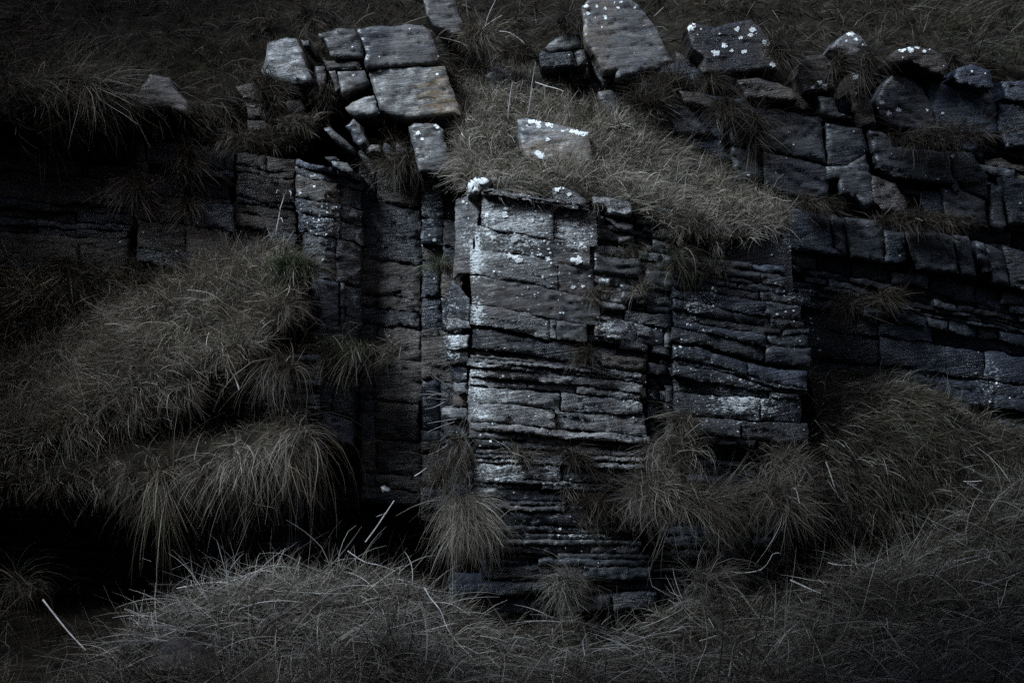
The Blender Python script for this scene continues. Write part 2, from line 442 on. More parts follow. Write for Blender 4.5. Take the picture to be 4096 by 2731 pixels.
# ================================================================== THE GROUND
def ground_z(x, y):
    x = np.asarray(x, float); y = np.asarray(y, float)
    z = -.02 + .0 * x
    z = z + .27 * np.exp(-((x + 1.15) / .62) ** 2 - ((y + .95) / .65) ** 2)          # tussocky hump in front of the hollow
    z = z + .13 * np.exp(-((x + 1.75) / .6) ** 2 - ((y + 1.3) / .7) ** 2)
    z = z + .95 * sstep(1.5, 4.4, x) * sstep(-2.4, .6, y) - .13 * sstep(-.7, -.1, x) * (1 - sstep(1.4, 2.2, x))                               # bank rising to the right
    z = z + .16 * np.exp(-((x - .45) / .25) ** 2 - ((y + .45) / .3) ** 2)
    z = z + .14 * np.exp(-((x - 1.25) / .3) ** 2 - ((y + .5) / .35) ** 2)
    z = z + .20 * np.exp(-((x - 2.3) / .45) ** 2 - ((y + .9) / .45) ** 2)
    z = z - .12 * sstep(-1.9, -2.8, x)
    z = z + (fbm(x * 1.5 + 20, y * 1.5 + 20, 0, 3, 4) - .5) * .32
    return z
def grid_ground():
    gx = np.concatenate([np.linspace(-70, -6, 24), np.linspace(-5.6, 5.6, 130), np.linspace(6, 70, 24)])
    gy = np.concatenate([np.linspace(-80, -5, 24), np.linspace(-4.7, 2.5, 90), np.linspace(3, 60, 16)])
    X, Y = np.meshgrid(gx, gy)
    V = np.stack([X, Y, ground_z(X, Y)], -1)
    nv, nu = X.shape; ii = np.arange(nv * nu).reshape(nv, nu)
    F = np.stack([ii[:-1, :-1], ii[:-1, 1:], ii[1:, 1:], ii[1:, :-1]], -1).reshape(-1, 4)
    o = link('ground', np_mesh('ground', V.reshape(-1, 3), F, True), M['soil']); o['kind'] = 'structure'
grid_ground()

# hillside above the rocks
PX = [-260, 30, 120, 200, 260, 320, 390, 460, 540, 620, 700, 780, 860, 940, 1010, 1280]
hp = [[150, 150, 150, 150, 150, 150, 150, 150, 150, 140, 130, 130, 130, 130, 130, 140],
      [118, 112, 108, 118, 105, 75, 62, 66, 78, 62, 58, 62, 58, 60, 72, 90],
      [90, 84, 80, 80, 62, 42, 34, 36, 50, 40, 34, 40, 38, 44, 54, 70],
      [45, 42, 40, 36, 24, 12, 6, 6, 14, 8, 4, 10, 12, 18, 26, 40],
      [-14, -14, -16, -18, -22, -28, -30, -30, -28, -30, -32, -28, -26, -22, -18, -10],
      [-95, -95, -96, -98, -100, -102, -104, -104, -104, -104, -104, -102, -100, -98, -95, -90]]
hy = [[1.6, 1.6, 1.6, 1.75, 1.85, 1.95, 2.0, 2.1, 2.2, 2.1, 2.0, 1.95, 1.85, 1.8, 1.75, 1.7],
      [.95, 1.0, 1.1, 1.35, 1.55, 1.7, 1.75, 1.9, 2.0, 1.9, 1.8, 1.75, 1.6, 1.5, 1.45, 1.4],
      [1.3, 1.35, 1.5, 1.7, 1.8, 2.0, 2.1, 2.2, 2.3, 2.2, 2.1, 2.1, 2.0, 1.9, 1.8, 1.7], None, None, None]
hy[3] = [v + .6 for v in hy[2]]; hy[4] = [v + 1.1 for v in hy[3]]; hy[5] = [v + 1.9 for v in hy[4]]
hill, hillV, hillF = loft('hillside', [list(zip(PX, hp[r], hy[r])) for r in range(6)], 120, 72, .07, M['soil'], seed=4)

# ledge on top of the buttress, running back to the hillside
lp = [[(462, 187, .10), (470, 186, .06), (500, 190, .05), (555, 194, .05), (620, 204, .06), (675, 222, .08), (705, 240, .12), (745, 236, .22), (790, 222, .42)],
      [(460, 172, .35), (470, 168, .32), (505, 172, .32), (560, 176, .32), (620, 182, .34), (680, 198, .38), (715, 210, .42), (750, 212, .5), (788, 214, .6)],
      [(459, 160, .75), (470, 150, .75), (510, 154, .75), (560, 160, .7), (620, 162, .7), (680, 176, .72), (715, 190, .75), (750, 202, .78), (784, 210, .8)],
      [(458, 140, 1.15), (470, 122, 1.2), (510, 120, 1.15), (560, 128, 1.05), (620, 132, 1.0), (670, 150, 1.0), (710, 172, 1.0), (745, 190, 1.0), (775, 204, 1.0)],
      [(456, 112, 1.5), (470, 100, 1.6), (510, 92, 1.6), (560, 94, 1.55), (620, 106, 1.4), (665, 124, 1.3), (705, 150, 1.3), (740, 176, 1.3), (765, 196, 1.3)],
      [(445, 66, 2.1), (470, 62, 2.1), (510, 60, 2.1), (560, 66, 2.1), (610, 84, 1.9), (655, 100, 1.7), (700, 130, 1.7), (735, 160, 1.6), (760, 190, 1.6)]]
ledge_o, ledgeV, ledgeF = loft('ledge', lp, 80, 56, .035, M['soil'], seed=9)

# left mound: an overgrown shelf in front of the left cliff
ml = [[(-60, 392, 1.3), (40, 342, 1.3), (110, 306, 1.3), (180, 272, 1.3), (250, 246, 1.25), (284, 242, 1.15)],
      [(-60, 408, .95), (40, 366, .9), (110, 334, .9), (185, 302, .85), (252, 280, .8), (296, 270, .8)],
      [(-60, 432, .6), (40, 402, .55), (110, 372, .5), (182, 344, .5), (248, 326, .5), (288, 312, .55)],
      [(-60, 458, .38), (40, 432, .3), (110, 402, .28), (168, 382, .28), (218, 364, .3), (240, 354, .35)],
      [(-60, 476, .34), (40, 452, .3), (110, 428, .34), (168, 408, .42), (218, 388, .5), (240, 376, .55)]]
mound, moundV, moundF = loft('grassy_shelf', ml, 90, 60, .045, M['soil'], seed=12)
ml2 = [[(-60, 440, .75), (40, 434, .72), (110, 428, .7), (165, 426, .7), (225, 424, .7), (270, 414, .7), (300, 418, .75)],
       [(-60, 462, .36), (40, 462, .3), (110, 456, .25), (165, 450, .22), (225, 444, .22), (270, 436, .25), (304, 436, .32)],
       [(-60, 480, .30), (40, 482, .22), (110, 484, .18), (165, 494, .12), (225, 484, .1), (270, 472, .12), (304, 466, .22)],
       [(-60, 492, .5), (40, 498, .45), (110, 506, .4), (165, 520, .35), (225, 506, .35), (270, 496, .36), (304, 490, .45)]]
shelf2, shelf2V, shelf2F = loft('lower_shelf', ml2, 90, 40, .04, M['soil'], seed=14)
# dim slope behind the shelf, at the foot of the left cliff
mb = [[(-60, 262, 1.5), (40, 256, 1.5), (110, 258, 1.5), (170, 250, 1.5), (225, 252, 1.45), (285, 244, 1.35)],
      [(-60, 300, 1.42), (40, 292, 1.4), (110, 286, 1.4), (170, 272, 1.4), (225, 260, 1.38), (285, 250, 1.32)],
      [(-60, 345, 1.4), (40, 335, 1.38), (110, 320, 1.38), (170, 298, 1.36), (225, 275, 1.34), (285, 258, 1.3)]]
mback, mbackV, mbackF = loft('slope_below_cliff', mb, 60, 24, .06, M['soil'], seed=15)
# bank below the right cliff
rb = [[(800, 372, 1.35), (850, 374, 1.35), (900, 380, 1.35), (950, 396, 1.3), (990, 420, 1.25), (1110, 450, 1.2)],
      [(812, 386, .7), (850, 392, .72), (900, 398, .75), (950, 414, .8), (1000, 436, .85), (1110, 462, .85)],
      [(816, 440, .3), (850, 440, .32), (900, 446, .36), (950, 456, .42), (1000, 468, .48), (1110, 478, .5)],
      [(818, 530, .12), (850, 525, .14), (900, 518, .18), (950, 508, .2), (1000, 500, .2), (1110, 500, .2)]]
rbank, rbankV, rbankF = loft('bank', rb, 70, 44, .05, M['soil'], seed=18)

# added walls out of view, there to shade the sides and cut sky light
def shade_walls():
    def skin(name, fn, nu, nv, seed):
        U, Vv = np.meshgrid(np.linspace(0, 1, nu), np.linspace(0, 1, nv)); P = fn(U, Vv)
        P = P + (np.stack([fbm(P[..., 0] * .6 + k * 9, P[..., 1] * .6, P[..., 2] * .6, seed + k, 4) for k in range(3)], -1) - .5) * .8
        ii = np.arange(nu * nv).reshape(nv, nu)
        F = np.stack([ii[:-1, :-1], ii[:-1, 1:], ii[1:, 1:], ii[1:, :-1]], -1).reshape(-1, 4)
        o = link(name, np_mesh(name, P.reshape(-1, 3), F, True), M['dark']); o['kind'] = 'structure'
    def rim(y):                       # invented skyline of the left wall, notched to pool sunlight on the buttress
        x = -y / .70 - 7.0
        zt = -2.6 + 1.9 * np.maximum(0, -.7 - x) + 3.0 * np.maximum(0, -3.6 - x) + 2.9 * np.maximum(0, x - .9)
        return zt + 1.22 * (x + 7.0)
    skin('gully_wall_left', lambda u, v: np.stack([-7.0 - .3 * v, 4.0 - 17.5 * u, -1 + (1 + np.clip(rim(4.0 - 17.5 * u), 3, 19)) * v], -1), 70, 40, 1)
    skin('gully_wall_right', lambda u, v: np.stack([7.2 + 1.2 * v - .5 * np.sin(u * 4), 4.0 - 17.5 * u, -1 + 12 * v], -1), 50, 30, 2)
    skin('gully_wall_opposite', lambda u, v: np.stack([-9 + 19 * u, -13.0 - 1.5 * v, -1 + 14 * v], -1), 50, 30, 3)
shade_walls()

# the cliff body behind every slab and block
cb = []
for py_ in (58, 120, 200, 320, 450, 560, 660):
    cb.append([(px_, py_ + (0 if py_ > 60 else 20), (1.95 if px_ < 330 else 1.85 if px_ < 700 else 1.75) + (.25 if py_ == 58 else 0)) for px_ in (-300, 0, 150, 300, 450, 600, 750, 900, 1040, 1300)])
cliff, _, _ = loft('cliff', cb, 60, 50, .10, M['soil'], seed=21)

# ================================================================== THE BUTTRESS
butt = link('rock_buttress', None); butt.location = pw(640, 612, .4).tolist()
tag(butt, 'pale lichen-spotted rock buttress of stacked thin layers in the centre', 'rock buttress')
BUTT_INV = Matrix.Translation(butt.location).inverted()
cliff_left = tag(link('cliff_face_left', None), kind='structure')
cliff_right = tag(link('cliff_face_right', None), kind='structure')

# dark core the slabs sit in
rock('core', [(480, 205), (600, 212), (700, 240), (790, 232), (802, 440), (790, 560), (700, 612), (490, 606), (482, 480), (478, 330)],
     lambda a, b: .16 + .0006 * (a - 470), 1.5, butt, 'dark', 900, step=9, amp=.02, ledge=.02)
def face_y(X, Y): return 0.0 + .00055 * (X - 470) - .00022 * (Y - 200) + .16 * np.clip((498 - X) / 28, 0, 1.2) ** 2
def yl(Y): return float(np.interp(Y, [190, 200, 245, 275, 330, 372, 411, 420, 448, 476, 512, 560, 615], [482, 480, 471, 471, 470, 468, 468, 468, 473, 473, 478, 480, 484]))

# the big smooth upper face, bed by bed (left of the vertical joints)
beds = [
    [(470, 193), (500, 196), (540, 201), (570, 206), (600, 211)],
    [(470, 224), (520, 233), (560, 240), (600, 248)],
    [(470, 249), (520, 254), (560, 262), (600, 270)],
    [(470, 274), (515, 280), (557, 290), (600, 300)],
    [(470, 303), (520, 311), (560, 320), (600, 326)],
    [(470, 325), (505, 329), (546, 338), (592, 343), (600, 344)]]
strata(butt, beds, yl, lambda y: 592, face_y, ['strata', 'slab', 'strata'], 31, joints=[556], sub=(1, 1), gap=.12, off=.004, recess=0, thick=.3,
       amp=.006, ledge=.0075, step=2.6, lamf=.3, sx=1.5, sy=.5, chamfer=.007, jit=.35, ends=(.8, 9))
beds2 = [
    [(468, 329), (505, 332), (546, 341), (592, 347), (650, 352)],
    [(468, 348), (520, 354), (575, 362), (650, 370)],
    [(468, 357), (520, 361), (575, 366), (650, 376)],
    [(468, 366), (520, 370), (575, 375), (650, 384)],
    [(468, 385), (520, 389), (560, 392), (650, 402)],
    [(468, 402), (520, 405), (562, 411), (650, 415)],
    [(468, 421), (520, 424), (568, 430), (650, 436)],
    [(472, 429), (520, 433), (568, 439), (650, 444)],
    [(472, 437), (520, 441), (650, 452)],
    [(472, 453), (520, 455), (650, 462)],
    [(472, 461), (520, 463), (650, 470)],
    [(473, 477), (520, 479), (650, 486)],
    [(474, 486), (520, 488), (650, 493)],
    [(475, 497), (520, 500), (650, 503)],
    [(477, 508), (520, 511), (650, 513)],
    [(478, 522), (520, 525), (650, 526)],
    [(478, 538), (520, 539), (650, 540)],
    [(480, 552), (520, 553), (680, 553)],
    [(480, 566), (520, 566), (680, 566)],
    [(482, 580), (520, 580), (680, 578)]]
strata(butt, beds2[:12], yl, lambda y: 646, face_y, ['strata', 'strata', 'strata', 'dark', 'slab'], 37, block=(55, 175), sub=(1, 2), gap=.9, off=.034, recess=.2, rdepth=.07, thick=.28, amp=.006, ledge=.012, step=2.8, ends=(1.5, 7))
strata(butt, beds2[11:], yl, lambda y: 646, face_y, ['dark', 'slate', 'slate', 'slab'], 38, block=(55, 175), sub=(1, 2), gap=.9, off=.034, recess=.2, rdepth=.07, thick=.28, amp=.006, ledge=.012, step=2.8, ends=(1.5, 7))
# foot of the buttress
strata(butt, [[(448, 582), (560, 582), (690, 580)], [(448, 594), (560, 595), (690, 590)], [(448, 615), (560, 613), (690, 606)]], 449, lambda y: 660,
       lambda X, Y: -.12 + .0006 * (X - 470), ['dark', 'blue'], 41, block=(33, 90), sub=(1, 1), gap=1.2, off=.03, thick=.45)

# side of the buttress, turned to the left
rock('rock_slab', z6([(252, 214), (300, 203), (360, 206), (346, 300), (322, 400), (300, 512), (295, 600), (291, 692), (222, 690), (175, 722), (184, 600), (190, 500), (188, 330), (192, 235)]),
     lambda X, Y: .14 + np.clip((477 - X) / 24, 0, 1.4) * .22, .5, butt, 'strata', 430, step=2.2, amp=.004, ledge=.008, lamf=.3, sx=1.3, sy=.6, chamfer=.008, bevel=1.0, jit=.4)
SIDE = [([(165, 738), (205, 768), (278, 852), (282, 1004), (134, 1000), (130, 862)], .20, 'dark'), ([(132, 966), (277, 994), (281, 1034), (134, 1042)], .12, 'strata'),
        ([(136, 1082), (276, 1080), (272, 1162), (130, 1152)], .10, 'strata'), ([(130, 1168), (272, 1170), (270, 1252), (130, 1242)], .2, 'dark'), ([(150, 1262), (262, 1262), (262, 1370), (170, 1365)], .3, 'dark'),
        ([(176, 1382), (262, 1380), (262, 1442), (180, 1434)], .14, 'strata'), ([(170, 1450), (262, 1450), (262, 1522), (176, 1520)], .3, 'brown'), ([(108, 1532), (262, 1542), (262, 1602), (108, 1592)], .16, 'strata'),
        ([(120, 1620), (262, 1620), (262, 1720), (120, 1720)], .3, 'dark'), ([(130, 1740), (270, 1740), (280, 1840), (140, 1840)], .24, 'dark'), ([(140, 1860), (290, 1860), (300, 2000), (150, 2000)], .3, 'dark'), ([(150, 2015), (300, 2015), (310, 2200), (150, 2200)], .3, 'dark')]
for i, (p, dy, mt) in enumerate(SIDE):
    rock('rock_slab', z6(p), lambda X, Y, dy=dy: dy + (471 - X) * .008, .5, butt, mt, 440 + i, step=2.4, amp=.006, ledge=.012, lamf=.3, sx=1.4, sy=.55, bevel=1.2)

# jumble of blocks right of the smooth face
J = [
    ([(1050, 215), (1130, 215), (1280, 240), (1305, 300), (1290, 340), (1150, 320), (1130, 275), (1055, 260)], -.06, 'strata'),
    ([(1130, 345), (1210, 370), (1310, 390), (1300, 440), (1230, 430)], -.03, 'strata'),
    ([(1215, 462), (1290, 458), (1290, 510), (1222, 502)], -.04, 'slab'),
    ([(1060, 560), (1150, 600), (1340, 600), (1367, 680), (1350, 722), (1190, 700), (1050, 680)], -.02, 'slab'),
    ([(1050, 700), (1190, 722), (1172, 772), (1080, 762)], .0, 'grey'),
    ([(1225, 760), (1300, 770), (1300, 885), (1225, 872)], -.03, 'slab'),
    ([(1305, 780), (1390, 770), (1397, 892), (1303, 892)], .0, 'brown'),
    ([(1055, 950), (1210, 980), (1305, 1010), (1225, 1112), (1060, 1080)], -.03, 'slab'),
    ([(1312, 1000), (1425, 1040), (1422, 1092), (1336, 1085)], -.01, 'strata'),
    ([(1225, 1105), (1340, 1110), (1400, 1150), (1390, 1185), (1215, 1160)], .02, 'strata'),
    ([(1110, 1190), (1390, 1230), (1387, 1310), (1110, 1272)], .0, 'brown'),
    ([(1110, 1300), (1387, 1328), (1387, 1395), (1110, 1365)], .02, 'brown'),
    ([(1300, 1400), (1387, 1410), (1385, 1475), (1300, 1462)], .01, 'strata'),
    ([(1370, 600), (1470, 610), (1490, 730), (1400, 760), (1378, 700)], .03, 'brown'),
    ([(1480, 590), (1560, 600), (1565, 760), (1500, 750)], .06, 'brown'),
    ([(1410, 820), (1500, 825), (1505, 920), (1415, 915)], .06, 'brown'),
    ([(1330, 250), (1390, 250), (1390, 330), (1330, 330)], .05, 'strata'),
    ([(1400, 290), (1450, 285), (1455, 380), (1400, 370)], .05, 'strata'),
    ([(1465, 270), (1560, 300), (1568, 480), (1490, 470), (1455, 390)], .0, 'strata'),
    ([(1500, 500), (1555, 505), (1555, 560), (1490, 560)], .03, 'brown'),
    ([(1310, 400), (1440, 420), (1440, 470), (1320, 460)], .07, 'dark'),
    ([(1440, 950), (1510, 960), (1510, 1100), (1440, 1085)], .07, 'dark'),
    ([(1515, 960), (1550, 965), (1552, 1100), (1518, 1100)], .09, 'blue'),
    ([(1425, 1130), (1530, 1150), (1535, 1215), (1425, 1190)], .03, 'strata'),
    ([(1400, 1260), (1520, 1270), (1525, 1330), (1405, 1320)], .07, 'brown'),
    ([(1405, 1345), (1450, 1350), (1450, 1390), (1405, 1385)], .09, 'strata'),
    ([(1470, 1350), (1525, 1352), (1525, 1400), (1472, 1395)], .09, 'dark'),
    ([(1470, 1430), (1550, 1440), (1550, 1500), (1475, 1490)], .07, 'strata'),
    ([(1400, 1420), (1450, 1420), (1450, 1480), (1400, 1475)], .08, 'dark')]
for i, (p, dz, mt) in enumerate(J):
    rock('rock_slab', z6(p), lambda X, Y, dz=dz: face_y(X, Y) + .02 + dz, .4, butt, mt, 500 + i, step=2.8, ledge=.010, amp=.006, lamf=.25, sy=.55)
# filling between the loose blocks
strata(butt, [[(590, 196), (680, 222)], [(590, 212), (680, 232)], [(590, 226), (680, 242)], [(590, 243), (680, 256)], [(590, 262), (680, 272)], [(590, 282), (680, 292)],
              [(590, 300), (680, 308)], [(590, 318), (680, 328)], [(590, 340), (680, 348)]], 588, lambda y: 672, lambda X, Y: face_y(X, Y) + .055, ['slate', 'strata', 'slab', 'strata'], 53,
       block=(14, 50), sub=(1, 2), gap=.5, off=.025, recess=.12)
strata(butt, [[(640, 345), (690, 352)], [(640, 362), (690, 368)], [(640, 380), (690, 386)], [(640, 400), (690, 405)], [(640, 420), (690, 425)], [(640, 445), (690, 448)]], 648, lambda y: 674,
       lambda X, Y: face_y(X, Y) + .09, ['dark', 'slate'], 57, block=(7, 22), sub=(1, 2), gap=1.0, off=.05, recess=.3)

# right half of the buttress: dark, gently dipping beds
def fr_y(X, Y): return .04 + .0009 * (X - 675) - .0002 * (Y - 300)
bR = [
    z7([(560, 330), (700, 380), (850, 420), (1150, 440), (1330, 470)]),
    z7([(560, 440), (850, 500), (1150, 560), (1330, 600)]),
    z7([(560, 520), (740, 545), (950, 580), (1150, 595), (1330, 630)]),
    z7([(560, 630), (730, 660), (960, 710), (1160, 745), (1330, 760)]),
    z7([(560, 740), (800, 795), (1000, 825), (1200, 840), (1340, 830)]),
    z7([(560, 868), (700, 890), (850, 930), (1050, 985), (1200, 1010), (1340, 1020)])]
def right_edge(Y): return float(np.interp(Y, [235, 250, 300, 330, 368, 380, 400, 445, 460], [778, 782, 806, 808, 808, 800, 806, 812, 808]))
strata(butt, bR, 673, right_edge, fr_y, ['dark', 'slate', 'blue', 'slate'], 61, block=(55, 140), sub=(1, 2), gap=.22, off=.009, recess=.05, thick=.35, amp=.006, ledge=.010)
bR2 = [
    z7([(560, 895), (700, 912), (850, 952), (1050, 1010), (1200, 1035), (1340, 1040)]),
    z7([(560, 975), (720, 1005), (900, 1040), (1100, 1105), (1340, 1150)]),
    z7([(560, 1000), (720, 1025), (900, 1060), (1100, 1125), (1340, 1160)]),
    z7([(560, 1070), (740, 1100), (900, 1130), (1100, 1160), (1340, 1185)]),
    z7([(560, 1160), (740, 1175), (900, 1190), (1340, 1210)]),
    z7([(560, 1300), (740, 1310), (900, 1320), (1340, 1340)]),
    z7([(560, 1400), (740, 1410), (900, 1420), (1340, 1460)]),
    z7([(560, 1440), (740, 1455), (900, 1470), (1340, 1500)])]
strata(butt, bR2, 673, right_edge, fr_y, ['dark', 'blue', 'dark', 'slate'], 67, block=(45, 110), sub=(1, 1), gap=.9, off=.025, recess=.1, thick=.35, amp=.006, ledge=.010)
strata(butt, [[(640, 442), (740, 446), (810, 452)], [(640, 456), (740, 460), (810, 464)], [(640, 472), (740, 476), (800, 480)], [(640, 488), (740, 492), (790, 494)],
              [(640, 505), (740, 508), (780, 510)], [(640, 525), (740, 526), (780, 526)], [(640, 548), (760, 548)], [(640, 575), (760, 572)], [(640, 600), (760, 595)]], 640, lambda y: float(np.interp(y, [440, 480, 560], [806, 786, 765])),
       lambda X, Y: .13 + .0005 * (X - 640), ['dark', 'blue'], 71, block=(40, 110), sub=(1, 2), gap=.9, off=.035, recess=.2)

# ================================================================== LEFT CLIFF AND RECESS
# column with strongly layered corner (left of the recess)
def col_y(X, Y): return .85 + np.abs(X - 322) * .004
def lines(a, b, n, l, r, dl, dr, dip=9):
    rg_ = np.random.default_rng(int(a * 7 + l * 3 + b)); f = np.cumsum(rg_.uniform(.25, 1.9, n)); f = np.concatenate([[0], f / f[-1]])
    xs = np.linspace(l, r, max(4, int((r - l) / 14)))
    return [[(x, a + (b - a) * q + dip * (x - l) / (r - l) + (vnoise(x * .05, i * .6 + a, 0, 5) - .5) * 5 + rg_.normal() * .6) for x in xs] for i, q in enumerate(f)]
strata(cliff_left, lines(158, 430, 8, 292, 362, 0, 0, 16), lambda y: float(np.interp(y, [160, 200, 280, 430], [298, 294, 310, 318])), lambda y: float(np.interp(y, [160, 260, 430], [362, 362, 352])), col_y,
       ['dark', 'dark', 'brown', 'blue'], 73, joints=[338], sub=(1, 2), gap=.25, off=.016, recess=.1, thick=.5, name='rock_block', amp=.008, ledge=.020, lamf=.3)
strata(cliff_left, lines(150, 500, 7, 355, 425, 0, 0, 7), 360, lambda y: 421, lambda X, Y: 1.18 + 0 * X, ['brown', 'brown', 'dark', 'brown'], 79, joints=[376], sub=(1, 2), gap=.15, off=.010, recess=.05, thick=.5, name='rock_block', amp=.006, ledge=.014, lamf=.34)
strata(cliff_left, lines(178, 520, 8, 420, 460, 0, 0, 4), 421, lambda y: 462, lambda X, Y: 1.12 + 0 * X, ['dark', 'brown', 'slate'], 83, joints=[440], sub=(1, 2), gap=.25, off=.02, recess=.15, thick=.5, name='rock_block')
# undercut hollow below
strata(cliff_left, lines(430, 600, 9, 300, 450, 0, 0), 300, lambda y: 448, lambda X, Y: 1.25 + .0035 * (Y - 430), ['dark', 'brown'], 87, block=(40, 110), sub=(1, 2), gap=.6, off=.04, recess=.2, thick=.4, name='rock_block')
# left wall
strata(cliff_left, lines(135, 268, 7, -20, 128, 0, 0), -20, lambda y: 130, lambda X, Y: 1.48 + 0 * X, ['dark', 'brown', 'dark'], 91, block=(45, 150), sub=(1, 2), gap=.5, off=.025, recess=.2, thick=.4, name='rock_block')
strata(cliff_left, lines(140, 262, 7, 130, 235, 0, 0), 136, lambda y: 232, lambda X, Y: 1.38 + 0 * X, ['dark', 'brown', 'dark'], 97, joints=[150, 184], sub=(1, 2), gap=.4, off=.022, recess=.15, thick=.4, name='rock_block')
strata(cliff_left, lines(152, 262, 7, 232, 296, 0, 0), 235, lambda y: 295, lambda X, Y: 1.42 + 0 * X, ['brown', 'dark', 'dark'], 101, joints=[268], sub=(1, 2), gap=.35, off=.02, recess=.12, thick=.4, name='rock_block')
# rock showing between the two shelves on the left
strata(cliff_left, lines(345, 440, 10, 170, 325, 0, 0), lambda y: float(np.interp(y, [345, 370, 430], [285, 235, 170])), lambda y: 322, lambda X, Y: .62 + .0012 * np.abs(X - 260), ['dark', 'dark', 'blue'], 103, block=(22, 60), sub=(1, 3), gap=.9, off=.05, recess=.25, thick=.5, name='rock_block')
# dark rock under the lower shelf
strata(cliff_left, lines(478, 600, 8, -20, 200, 0, 0), -20, lambda y: 300, lambda X, Y: .45 + .0045 * (Y - 478), ['dark', 'blue'], 107, block=(60, 150), sub=(1, 2), gap=1.0, off=.04, recess=.2, thick=.4, name='rock_block')

